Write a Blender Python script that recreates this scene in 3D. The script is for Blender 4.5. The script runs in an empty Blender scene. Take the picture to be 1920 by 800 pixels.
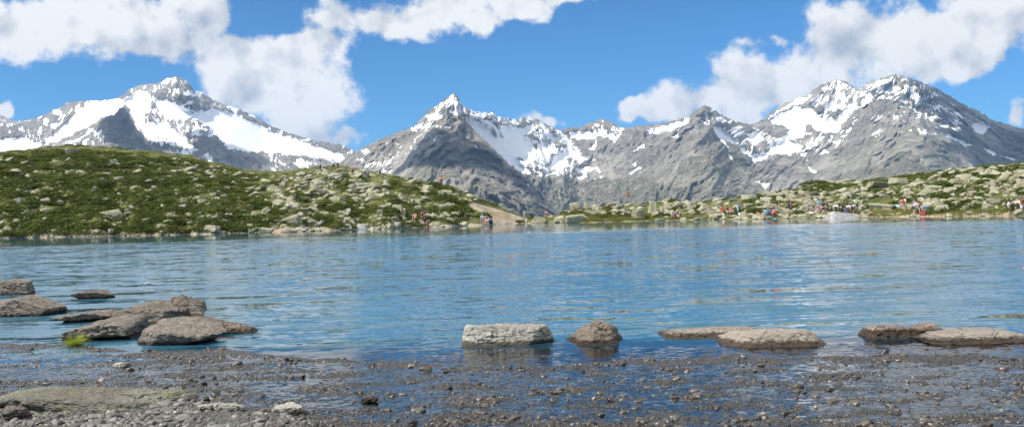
import bpy, math, random
import numpy as np
from mathutils import Vector, Matrix
random.seed(7); rng = np.random.default_rng(11)
S = bpy.context.scene
COL = S.collection
F = 1660.0; CH = 1.6; TH = math.radians(1.45); C0 = 0.0012
ct, st = math.cos(TH), math.sin(TH)

# ------------------------------------------------------------------ numpy noise
_p = np.random.default_rng(3).permutation(256); _p = np.concatenate([_p, _p, _p])
_g = np.random.default_rng(4).normal(size=(256, 3)); _g /= np.linalg.norm(_g, axis=1)[:, None]
def perlin(x, y, z=0.0):
    x, y, z = np.broadcast_arrays(np.asarray(x, float), np.asarray(y, float), np.asarray(z, float))
    xi, yi, zi = np.floor(x).astype(int), np.floor(y).astype(int), np.floor(z).astype(int)
    xf, yf, zf = x-xi, y-yi, z-zi
    f = lambda t: t*t*t*(t*(t*6-15)+10)
    u, v, w = f(xf), f(yf), f(zf)
    def g(a, b, c):
        h = _p[(_p[(_p[(xi+a) & 255] + ((yi+b) & 255)) & 255] + ((zi+c) & 255)) & 255]
        G = _g[h]
        return G[..., 0]*(xf-a)+G[..., 1]*(yf-b)+G[..., 2]*(zf-c)
    L = lambda a, b, t: a+(b-a)*t
    return 1.6*L(L(L(g(0,0,0), g(1,0,0), u), L(g(0,1,0), g(1,1,0), u), v),
                 L(L(g(0,0,1), g(1,0,1), u), L(g(0,1,1), g(1,1,1), u), v), w)
def fbm(x, y, z=0.0, o=4, lac=2.07, gain=0.5):
    s = 0; a = 1
    for i in range(o):
        s = s + a*perlin(np.asarray(x)*lac**i+17*i, np.asarray(y)*lac**i-9*i, np.asarray(z)*lac**i+5*i); a *= gain
    return s
def ridged(x, y, z=0.0, o=4, lac=2.05, gain=0.5):
    s = 0; a = 1
    for i in range(o):
        s = s + a*(1-2*np.abs(perlin(np.asarray(x)*lac**i+31*i, np.asarray(y)*lac**i+3*i, np.asarray(z)*lac**i)));  a *= gain
    return s
def sstep(a, b, x):
    t = np.clip((x-a)/(b-a), 0, 1); return t*t*(3-2*t)

# ------------------------------------------------------------------ camera maths: photo pixel (1920x800) -> place
def raydir(px, py):
    X = (np.asarray(px, float)-960)/F; Y = (400-np.asarray(py, float))/F-C0
    return X*ct+Y*st, Y*ct-X*st
def hor(px):
    return 400-F*C0-F*math.tan(TH)*(np.asarray(px, float)-960)/F
def place(px, py, D):
    a, b = raydir(px, py)
    return a*D, D+0*a, CH+b*D
def onplane(px, py, z=0.0):
    a, b = raydir(px, py); D = (z-CH)/b
    return float(a*D), float(D), float(z)
def project(x, y, z):
    a = x/y; b = (z-CH)/y
    X = a*ct-b*st; Y = a*st+b*ct
    return 960+F*X, 400-F*(Y+C0)

# ------------------------------------------------------------------ object helpers
def mesh_np(name, V, Fc, mat=None, smooth=True, attrs=None):
    me = bpy.data.meshes.new(name)
    V = np.asarray(V, np.float32).reshape(-1, 3); Fc = np.asarray(Fc, np.int32)
    k = Fc.shape[1]
    me.vertices.add(len(V)); me.vertices.foreach_set('co', V.ravel())
    me.loops.add(Fc.size); me.loops.foreach_set('vertex_index', Fc.ravel())
    me.polygons.add(len(Fc)); me.polygons.foreach_set('loop_start', np.arange(0, Fc.size, k, dtype=np.int32))
    me.polygons.foreach_set('loop_total', np.full(len(Fc), k, np.int32))
    if smooth: me.polygons.foreach_set('use_smooth', np.ones(len(Fc), bool))
    if attrs:
        for n, a in attrs.items():
            at = me.attributes.new(n, 'FLOAT', 'POINT'); at.data.foreach_set('value', np.asarray(a, np.float32).ravel())
    me.update(calc_edges=True); me.validate()
    if mat: me.materials.append(mat)
    return me
def link(name, me, parent=None, loc=None):
    o = bpy.data.objects.new(name, me); COL.objects.link(o)
    if parent: o.parent = parent
    if loc is not None: o.location = loc
    return o
def tag(o, label=None, cat=None, group=None, kind=None):
    if label: o['label'] = label
    if cat: o['category'] = cat
    if group: o['group'] = group
    if kind: o['kind'] = kind
    return o
def gridfaces(nr, nc):
    i = np.arange(nr*nc).reshape(nr, nc)
    return np.stack([i[:-1, :-1], i[:-1, 1:], i[1:, 1:], i[1:, :-1]], -1).reshape(-1, 4)
def ico(sub):
    import bmesh
    bm = bmesh.new(); bmesh.ops.create_icosphere(bm, subdivisions=sub, radius=1)
    V = np.array([v.co[:] for v in bm.verts]); Fc = np.array([[v.index for v in f.verts] for f in bm.faces]); bm.free()
    return V, Fc
ICO = {k: ico(k) for k in (1, 2, 3, 4, 5, 6)}

# ------------------------------------------------------------------ material helpers
class NT:
    def __init__(s, m):
        s.t = m.node_tree; s.n = s.t.nodes; s.l = s.t.links
    def new(s, typ, **kw):
        nd = s.n.new(typ)
        for k, v in kw.items():
            if k.startswith('i_'): nd.inputs[k[2:].replace('_', ' ')].default_value = v
            else: setattr(nd, k, v)
        return nd
    def link(s, a, b): s.l.new(a, b)
    def val(s, inp, v):
        if hasattr(v, 'is_output') or isinstance(v, bpy.types.NodeSocket): s.l.new(v, inp)
        else: inp.default_value = v
    def math(s, op, a, b=0.0, c=None, clamp=False):
        nd = s.n.new('ShaderNodeMath'); nd.operation = op; nd.use_clamp = clamp
        s.val(nd.inputs[0], a); s.val(nd.inputs[1], b)
        if c is not None: s.val(nd.inputs[2], c)
        return nd.outputs[0]
    def vmath(s, op, a, b=None):
        nd = s.n.new('ShaderNodeVectorMath'); nd.operation = op
        s.val(nd.inputs[0], a)
        if b is not None: s.val(nd.inputs[1], b)
        return nd.outputs['Value'] if op in ('LENGTH', 'DOT_PRODUCT', 'DISTANCE') else nd.outputs[0]
    def noise(s, vec, scale, detail=4, rough=0.55, dist=0.0, out=0):
        nd = s.n.new('ShaderNodeTexNoise'); s.val(nd.inputs['Vector'], vec)
        nd.inputs['Scale'].default_value = scale; nd.inputs['Detail'].default_value = detail
        nd.inputs['Roughness'].default_value = rough; nd.inputs['Distortion'].default_value = dist
        return nd.outputs[out]
    def mapr(s, v, a, b, c=0.0, d=1.0, smooth=True):
        nd = s.n.new('ShaderNodeMapRange'); nd.interpolation_type = 'SMOOTHSTEP' if smooth else 'LINEAR'
        s.val(nd.inputs['Value'], v); nd.inputs['From Min'].default_value = a; nd.inputs['From Max'].default_value = b
        nd.inputs['To Min'].default_value = c; nd.inputs['To Max'].default_value = d
        return nd.outputs[0]
    def mix(s, f, a, b, typ='MIX'):
        nd = s.n.new('ShaderNodeMix'); nd.data_type = 'RGBA'; nd.blend_type = typ
        s.val(nd.inputs[0], f)
        for k, v in ((6, a), (7, b)):
            if isinstance(v, tuple): v = (v[0], v[1], v[2], 1)
            s.val(nd.inputs[k], v)
        return nd.outputs[2]
    def scale(s, vec, xyz):
        return s.vmath('MULTIPLY', vec, xyz)
    def bump(s, h, strength, dist, normal=None):
        nd = s.n.new('ShaderNodeBump'); nd.inputs['Strength'].default_value = strength; nd.inputs['Distance'].default_value = dist
        s.val(nd.inputs['Height'], h)
        if normal: s.val(nd.inputs['Normal'], normal)
        return nd.outputs[0]
def newmat(name):
    m = bpy.data.materials.new(name); m.use_nodes = True
    nt = NT(m); nt.n.clear()
    out = nt.n.new('ShaderNodeOutputMaterial')
    return m, nt, out
def pbr(nt, out, col, rough=0.85, normal=None, spec=0.3):
    b = nt.n.new('ShaderNodeBsdfPrincipled')
    if isinstance(col, tuple): col = (col[0], col[1], col[2], 1)
    nt.val(b.inputs['Base Color'], col); nt.val(b.inputs['Roughness'], rough)
    nt.val(b.inputs['Specular IOR Level'], spec)
    if normal: nt.val(b.inputs['Normal'], normal)
    nt.link(b.outputs[0], out.inputs['Surface'])
    return b
_pm = {}
def plain(name, col, rough=0.8, var=0.15, spec=0.3):
    if name in _pm: return _pm[name]
    m, nt, out = newmat(name)
    tc = nt.new('ShaderNodeTexCoord').outputs['Object']
    n = nt.noise(tc, 9.0, 4)
    c = nt.mix(n, tuple(c*(1-var) for c in col), tuple(min(1, c*(1+var)) for c in col))
    pbr(nt, out, c, rough, spec=spec)
    _pm[name] = m
    return m

# ---- mountain rock + snow
def mat_mountain():
    m, nt, out = newmat('mountain_rock')
    pos = nt.new('ShaderNodeNewGeometry').outputs['Position']
    sn = nt.new('ShaderNodeAttribute', attribute_name='snow').outputs['Fac']
    gr = nt.new('ShaderNodeAttribute', attribute_name='green').outputs['Fac']
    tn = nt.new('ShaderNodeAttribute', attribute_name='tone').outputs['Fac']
    n1 = nt.noise(nt.scale(pos, (1, 1, 1)), 0.004, 6, 0.6, 0.6)
    n2 = nt.noise(pos, 0.03, 5, 0.65)
    n3 = nt.noise(nt.scale(pos, (1, 1, 0.5)), 0.012, 5, 0.7, 1.0)
    c = nt.mix(nt.mapr(n1, .3, .7), (.235, .21, .17), (.42, .38, .315))
    c = nt.mix(nt.mapr(n3, .35, .65, 0, .8), c, (.12, .112, .10))
    c = nt.mix(nt.mapr(n2, .4, .7, 0, .6), c, (.48, .44, .37))
    c = nt.mix(nt.math('MULTIPLY', tn, .75, clamp=True), c, (.085, .085, .085))  # shade of the dark faces painted into the rock, with some rock tones
    sc = nt.noise(nt.scale(pos, (1, .6, 1.2)), .0022, 5, .6, .8)
    c = nt.mix(nt.mapr(sc, .5, .6, 0, .75), c, (.50, .465, .40))
    g = nt.math('MULTIPLY', gr, nt.mapr(n3, .36, .58), clamp=True)
    c = nt.mix(g, c, (.15, .15, .075))
    s = nt.mapr(nt.math('ADD', sn, nt.math('MULTIPLY', nt.math('SUBTRACT', n2, .5), .25)), .42, .58)
    c = nt.mix(s, c, (.86, .88, .91))
    h = nt.math('ADD', nt.math('MULTIPLY', n3, 1.0), nt.math('MULTIPLY', n2, .5))
    bnd = nt.n.new('ShaderNodeBump'); bnd.inputs['Distance'].default_value = 70.0; nt.link(h, bnd.inputs['Height']); nt.link(nt.mapr(s, 0, 1, 1, .06), bnd.inputs['Strength']); hb = bnd.outputs[0]
    b = pbr(nt, out, c, .9, hb, .1)
    return m
# ---- boulders
def fadev(nt, v, f):
    nd = nt.n.new('ShaderNodeVectorMath'); nd.operation = 'SCALE'; nt.link(v, nd.inputs[0]); nd.inputs['Scale'].default_value = f; return nd.outputs[0]
def mat_boulder(name, base, dark, lichen, lich_amt, scale=1.0, wet=True, speck=None, wh=.035):
    m, nt, out = newmat(name)
    g = nt.new('ShaderNodeNewGeometry'); pos = g.outputs['Position']
    tc = nt.new('ShaderNodeTexCoord').outputs['Object']
    rnd = nt.new('ShaderNodeObjectInfo').outputs['Random']
    p = nt.vmath('ADD', pos, (3.1, 7.7, 1.3))
    n1 = nt.noise(p, 1.6*scale, 5, .6)
    n2 = nt.noise(p, 9*scale, 6, .7, .4)
    n3 = nt.noise(nt.scale(p, (1, 1, 2.5)), 28*scale, 4, .7)
    c = nt.mix(nt.mapr(n2, .3, .7), dark, base)
    c = nt.mix(nt.mapr(n1, .35, .7, 0, .55), c, tuple(x*1.35 for x in base))
    c = nt.mix(nt.mapr(n3, .5, .72, 0, .7), c, tuple(x*.45 for x in dark))
    if speck: c = nt.mix(nt.mapr(nt.noise(p, 60*scale, 2, .6), .56, .66, 0, .8), c, speck)
    if lich_amt > 0:
        l = nt.mapr(nt.noise(p, 3.2*scale, 6, .7, .5), .62-.25*lich_amt, .70-.2*lich_amt, 0, .85)
        c = nt.mix(l, c, lichen)
    c = nt.mix(nt.mapr(nt.noise(pos, .45, 2, .5), .42, .62, 0, .75), c, nt.mix(1.0, c, (.66, .62, .60), 'MULTIPLY'))
    c = nt.mix(nt.mapr(rnd, 0, 1, 0, .35, False), c, nt.mix(1.0, c, (.62, .60, .58), 'MULTIPLY'))
    rough = .85
    if wet:
        sx = nt.new('ShaderNodeSeparateXYZ'); nt.link(pos, sx.inputs[0])
        z = nt.math('ADD', sx.outputs[2], nt.math('MULTIPLY', nt.math('SUBTRACT', n2, .5), .08))
        w = nt.mapr(z, wh, wh+.03, 1, 0)
        c = nt.mix(w, c, nt.mix(1.0, c, (.24, .20, .17), 'MULTIPLY'))
        rough = nt.mapr(z, wh, wh+.03, .35, .85)
    wv = nt.vmath('ADD', nt.scale(p, (1, 1, 2.2)), fadev(nt, nt.noise(p, 3*scale, 3, .6, 0, 1), .35/scale))
    vc = nt.new('ShaderNodeTexVoronoi', feature='DISTANCE_TO_EDGE'); vc.inputs['Scale'].default_value = 1.3*scale; nt.link(wv, vc.inputs['Vector'])
    ck = nt.mapr(vc.outputs['Distance'], 0, .05, 1, 0)
    ck = nt.math('MULTIPLY', ck, nt.mapr(n1, .45, .6))
    c = nt.mix(nt.math('MULTIPLY', ck, .75), c, tuple(x*.3 for x in dark))
    h = nt.math('SUBTRACT', nt.math('ADD', nt.math('MULTIPLY', n2, .8), nt.math('MULTIPLY', n3, .35)), nt.math('MULTIPLY', ck, .5))
    pbr(nt, out, c, rough, nt.bump(h, 1.0, .15/scale), .3)
    return m

M_MTN = mat_mountain()
M_HILLROCK = mat_boulder('pale_boulder_rock', (.50, .48, .37), (.30, .29, .225), (.40, .41, .20), .55, .8, True)
M_SHOREROCK = mat_boulder('grey_shore_rock', (.34, .30, .25), (.175, .15, .125), (.38, .34, .29), .15, 2.2, True)
M_WHITEROCK = mat_boulder('pale_block_rock', (.66, .65, .58), (.38, .375, .32), (.36, .38, .27), .25, 2.6, True)
M_BROWNROCK = mat_boulder('brown_shore_rock', (.32, .26, .21), (.16, .13, .105), (.34, .29, .24), .2, 2.6, True)
M_SLABROCK = mat_boulder('pinkish_slab_rock', (.50, .44, .37), (.30, .26, .215), (.42, .38, .32), .2, 2.6, True, None, .035)
M_DARKSLAB = mat_boulder('dark_edged_slab_rock', (.46, .38, .31), (.24, .19, .155), (.42, .38, .32), .2, 2.6, True, None, .075)
M_LICHROCK = mat_boulder('lichen_slab_rock', (.40, .39, .32), (.25, .24, .195), (.36, .38, .12), .22, 1.1, False)
M_PALEFAR = mat_boulder('whitish_rock', (.70, .69, .65), (.52, .51, .48), (.5, .5, .4), .1, .8, False)

def mat_hill():
    m, nt, out = newmat('hillside_turf')
    pos = nt.new('ShaderNodeNewGeometry').outputs['Position']
    br = nt.new('ShaderNodeAttribute', attribute_name='bare').outputs['Fac']
    n1 = nt.noise(pos, .25, 6, .65); n2 = nt.noise(pos, 2.0, 5, .7)
    c = nt.mix(nt.mapr(n1, .35, .65), (.068, .082, .022), (.13, .135, .045))
    c = nt.mix(nt.mapr(n2, .5, .75, 0, .7), c, (.12, .105, .055))
    d = nt.mix(nt.mapr(nt.noise(pos, .8, 5, .6), .35, .7), (.30, .25, .18), (.40, .36, .29))
    d = nt.mix(nt.mapr(n1, .52, .6, 0, .6), d, (.28, .18, .10))
    c = nt.mix(nt.mapr(nt.math('ADD', br, nt.math('MULTIPLY', nt.math('SUBTRACT', n2, .5), .5)), .4, .6), c, d)
    pbr(nt, out, c, .95, nt.bump(n2, .8, .3), .1)
    return m
def mat_leaf(name, a, b, c3):
    m, nt, out = newmat(name)
    pos = nt.new('ShaderNodeNewGeometry').outputs['Position']
    n1 = nt.noise(pos, .35, 4, .6); n2 = nt.noise(pos, 3.5, 4, .7)
    c = nt.mix(nt.mapr(n1, .35, .68), a, b)
    c = nt.mix(nt.mapr(n2, .5, .8, 0, .8), c, c3)
    bs = pbr(nt, out, c, .75, None, .15)
    tr = nt.n.new('ShaderNodeBsdfTranslucent'); nt.link(c, tr.inputs[0])
    mx = nt.n.new('ShaderNodeMixShader'); mx.inputs[0].default_value = .38
    nt.link(bs.outputs[0], mx.inputs[1]); nt.link(tr.outputs[0], mx.inputs[2]); nt.link(mx.outputs[0], out.inputs['Surface'])
    return m
M_HILL = mat_hill()
M_SHRUB = mat_leaf('shrub_leaves', (.062, .088, .019), (.140, .165, .037), (.19, .165, .07))
M_GRASS = mat_leaf('bank_grass_blades', (.15, .16, .03), (.22, .22, .06), (.28, .24, .09))
M_TUFT = mat_leaf('tuft_blades', (.20, .30, .04), (.42, .42, .06), (.50, .46, .12))

# ------------------------------------------------------------------ mountains
def rbf(ctrl):
    P = np.array(ctrl, float); X = P[:, :2]/100; y = P[:, 2]; n = len(P)
    def ph(d2): return 0.5*d2*np.log(d2+1e-9)
    K = ph(((X[:, None]-X[None])**2).sum(-1))+np.eye(n)*.02
    A = np.zeros((n+3, n+3)); A[:n, :n] = K; A[:n, n] = 1; A[:n, n+1:] = X; A[n, :n] = 1; A[n+1:, :n] = X.T
    w = np.linalg.solve(A, np.concatenate([y, np.zeros(3)]))
    def f(px, py):
        px = np.asarray(px, float); r = np.zeros(px.shape); a = px/100; b = np.asarray(py, float)/100
        for i in range(n): r += w[i]*ph((a-X[i, 0])**2+(b-X[i, 1])**2)
        return (r+w[n]+w[n+1]*a+w[n+2]*b)*1000
    return f
def inpoly(px, py, poly):
    r = np.zeros(px.shape, bool); n = len(poly)
    for i in range(n):
        x0, y0 = poly[i]; x1, y1 = poly[(i+1) % n]
        if y0 == y1: continue
        c = ((y0 > py) != (y1 > py)) & (px < (x1-x0)*(py-y0)/(y1-y0)+x0)
        r ^= c
    return r
DEPTH = {}
def mountain(key, sky, base, ctrl, solid, dust, rockp=(), greens=(), tones_and_shade=(), jag=1.6, amp=1.0, seed=0, crest_dust=(0, 0), shear=0.0):
    sx = [p[0] for p in sky]; sy = [p[1] for p in sky]
    cols = np.arange(sx[0], sx[-1]+.1, 1.5)
    s = np.interp(cols, sx, sy)
    s = s-jag*(ridged(cols/14+seed, cols*0+seed, 0, 4, gain=.6)-.6)*1.3
    nr = int((base-min(sy))/1.7)
    t = np.linspace(0, 1, nr)[:, None]
    PX = np.broadcast_to(cols[None], (nr, len(cols))).copy()
    PY = s[None]+(np.maximum(base, s[None]+12)-s[None])*t
    f = rbf(ctrl); DEPTH[key] = f
    D = f(PX, PY)
    soft = np.zeros(PX.shape)
    for poly in solid: soft = np.maximum(soft, inpoly(PX, PY, poly)*1.0)
    for _ in range(3):
        for ax in (0, 1): soft = (np.roll(soft, 2, ax)+np.roll(soft, -2, ax)+soft)/3
    if callable(shear): shear_ = shear(PX)*(PY-250)
    else: shear_ = shear*PY
    wx = fbm(PX/60+seed, PY/60, 0, 3)*14; wy = fbm(PX/60, PY/60+seed+9, 0, 3)*10
    a = PX+wx+shear_; b = PY+wy
    r1 = ridged(a/95, b/120, seed, 5, gain=.55)
    r2 = ridged(a/22+5, b/30, seed+3, 4, gain=.62)
    r3 = fbm(a/7, b/7, seed+7, 3)
    fade = sstep(0, .05, t)*.8+.2
    D = D-amp*fade*(1-.9*soft)*(r1*150+r2*38+r3*15)*(.6+.4*np.clip(fbm(PX/90, PY/90, seed+2, 2)+.6, 0, 1.5))
    x, y, z = place(PX, PY, D)
    # snow
    jx = PX+fbm(PX/14, PY/12, seed+20, 3)*5; jy = PY+fbm(PX/14, PY/12, seed+30, 3)*3.5
    sn = np.zeros(PX.shape); st1 = ridged(a/9, b/24, seed+40, 4, gain=.5)*.55+fbm(PX/24, PY/15, seed+41, 3)*.65
    for p, poly in dust:
        m = inpoly(jx, jy, poly); th = np.quantile(st1[m], 1-p) if m.any() else 9
        sn = np.where(m & (st1 > th), 1.0, sn)
    if crest_dust[0] > 0:
        th = np.quantile(st1, 1-crest_dust[0]); sn = np.where(((PY-s[None]) < crest_dust[1]+4*fbm(PX/20, 0, seed, 2)) & (st1 > th), 1.0, sn)
    for poly in solid:
        m = inpoly(jx, jy, poly); sn = np.where(m, 1.0, sn)
        # small holes of rock in the snowfields
    hol = fbm(PX/11, PY/5, seed+60, 4)
    sn = np.where(hol > 1.3, 0, sn)
    sn = np.where((key == 'leftsub') & (PX > 195) & (PX < 330), 0, sn)
    for poly in rockp: sn = np.where(inpoly(jx, jy, poly), 0, sn)
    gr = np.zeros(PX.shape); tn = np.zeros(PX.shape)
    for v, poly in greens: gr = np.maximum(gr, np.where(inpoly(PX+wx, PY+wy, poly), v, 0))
    for v, poly in tones_and_shade: tn = np.maximum(tn, np.where(inpoly(jx, jy, poly), v, 0))
    # snow smooths the ground: pull depth noise out a little
    nb = 7
    bx, by, bz, z0 = [], [], [], z[0]
    for k in range(nb, 0, -1):
        q = (k/nb)
        yb = y[0]*(1+.28*q); bx.append(x[0]*(1+.28*q)); by.append(yb); bz.append(z0-(z0+300)*q**.9-40*fbm(cols/30, k, seed, 3)*q)
    X = np.vstack([np.array(bx), x]); Y = np.vstack([np.array(by), y]); Z = np.vstack([np.array(bz), z])
    pad = lambda A: np.vstack([np.repeat(A[:1], nb, 0), A])
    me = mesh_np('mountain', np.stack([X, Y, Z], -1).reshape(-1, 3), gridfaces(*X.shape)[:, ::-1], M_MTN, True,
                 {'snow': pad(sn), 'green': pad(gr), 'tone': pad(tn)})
    return tag(link('mountain', me), kind='structure')

mountain('left', [(-260,262),(-120,240),(-30,222),(0,216),(20,228),(45,228),(75,220),(110,203),(130,192),(150,191),(180,190),(210,188),(232,180),(245,168),(262,161),(290,158),(303,155),(310,149),(330,145),(345,150),(358,162),(364,172),(380,175),(395,185),(420,198),(450,206),(480,221),(505,236),(530,247),(560,256),(590,265),(620,269),(640,272),(655,280),(700,300),(760,330)], 430,
 [(-200,250,8.2),(0,216,8.0),(60,230,8.0),(140,190,7.8),(240,172,7.6),(330,145,7.3),(400,185,7.6),(500,236,7.8),(600,267,8.0),(700,300,8.2),(0,290,6.6),(120,290,6.4),(250,280,6.5),(350,230,6.8),(300,200,7.2),(400,290,6.1),(500,300,6.7),(600,310,6.9),(-200,430,5.2),(0,430,5.2),(200,430,5.2),(400,430,5.2),(600,430,5.3),(760,430,5.4),(330,180,6.95),(450,240,7.2),(560,280,7.4)],
 [[(80,270),(100,255),(130,225),(150,205),(165,191),(180,190),(232,187),(245,180),(236,195),(228,205),(222,212),(205,222),(190,222),(175,232),(150,245),(125,258),(100,270),(85,280)],
  [(-260,262),(-60,258),(0,262),(40,258),(78,270),(60,290),(0,300),(-260,300)],
  [(240,185),(258,168),(275,170),(285,183),(282,200),(270,215),(272,232),(262,240),(250,225),(244,205),(236,195)],
  [(285,185),(320,190),(340,198),(352,208),(365,220),(345,225),(320,222),(305,215),(295,200)],
  [(345,203),(370,208),(410,205),(440,212),(470,226),(520,250),(560,263),(600,278),(640,290),(650,297),(640,305),(600,297),(560,292),(500,286),(470,285),(440,278),(420,270),(405,255),(395,240),(370,225),(355,215)],
  [(262,240),(285,228),(310,228),(330,250),(355,262),(345,268),(375,280),(360,284),(330,268),(300,258),(278,262)],
  [(308,150),(325,146),(322,150),(308,160),(303,158)], [(364,172),(378,176),(372,182),(362,180)]],
 [(.42, [(245,195),(300,205),(420,232),(405,255),(350,270),(380,300),(330,290),(250,240)]),
  (.22, [(420,268),(650,296),(655,335),(400,335),(280,290),(270,255),(380,290)]),
  (.20, [(0,216),(110,203),(165,192),(100,255),(60,280),(0,262)]),
  (.2, [(262,160),(330,145),(365,172),(400,190),(350,215),(290,190)])],
 rockp=[[(365,254),(390,254),(412,266),(432,282),(470,286),(492,296),(505,312),(500,330),(420,330),(395,290)],[(60,285),(90,268),(120,262),(145,262),(150,290),(60,300)], [(448,206),(507,236),(500,240),(462,224),(444,212)]],
 tones_and_shade=[(.55, [(365,254),(390,254),(412,266),(432,282),(470,286),(492,296),(505,312),(500,330),(420,330),(395,290)]),(.5, [(250,250),(300,262),(360,290),(400,310),(380,330),(280,300)]),(.3,[(448,206),(507,236),(500,240),(462,224),(444,212)])],  # paints shade on the dark foot; also darkens the bare ridge
 jag=1.4, amp=.8, seed=2, crest_dust=(.15, 9))
mountain('leftsub', [(60,292),(85,285),(110,268),(130,259),(160,247),(180,236),(195,224),(203,217),(214,218),(222,207),(231,203),(240,215),(250,232),(262,252),(275,268),(295,280),(340,290),(380,310)], 430,
 [(60,290,6.0),(231,203,6.0),(150,252,6.0),(180,290,5.2),(300,285,5.9),(240,330,5.0),(100,330,5.4),(340,330,5.6),(220,430,4.6),(60,430,4.8),(380,430,5.2),(260,270,5.75)],
 [[(118,268),(140,262),(165,250),(150,262),(125,274)],[(152,268),(168,258),(160,272),(150,280)]], [(.12, [(60,250),(231,203),(300,290),(100,310)])],
 tones_and_shade=[(.7, [(231,200),(200,225),(205,300),(330,300)])], jag=2.4, amp=.8, seed=12, shear=.2)  # shade on the pointed peak's face, painted into its rock colour
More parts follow.
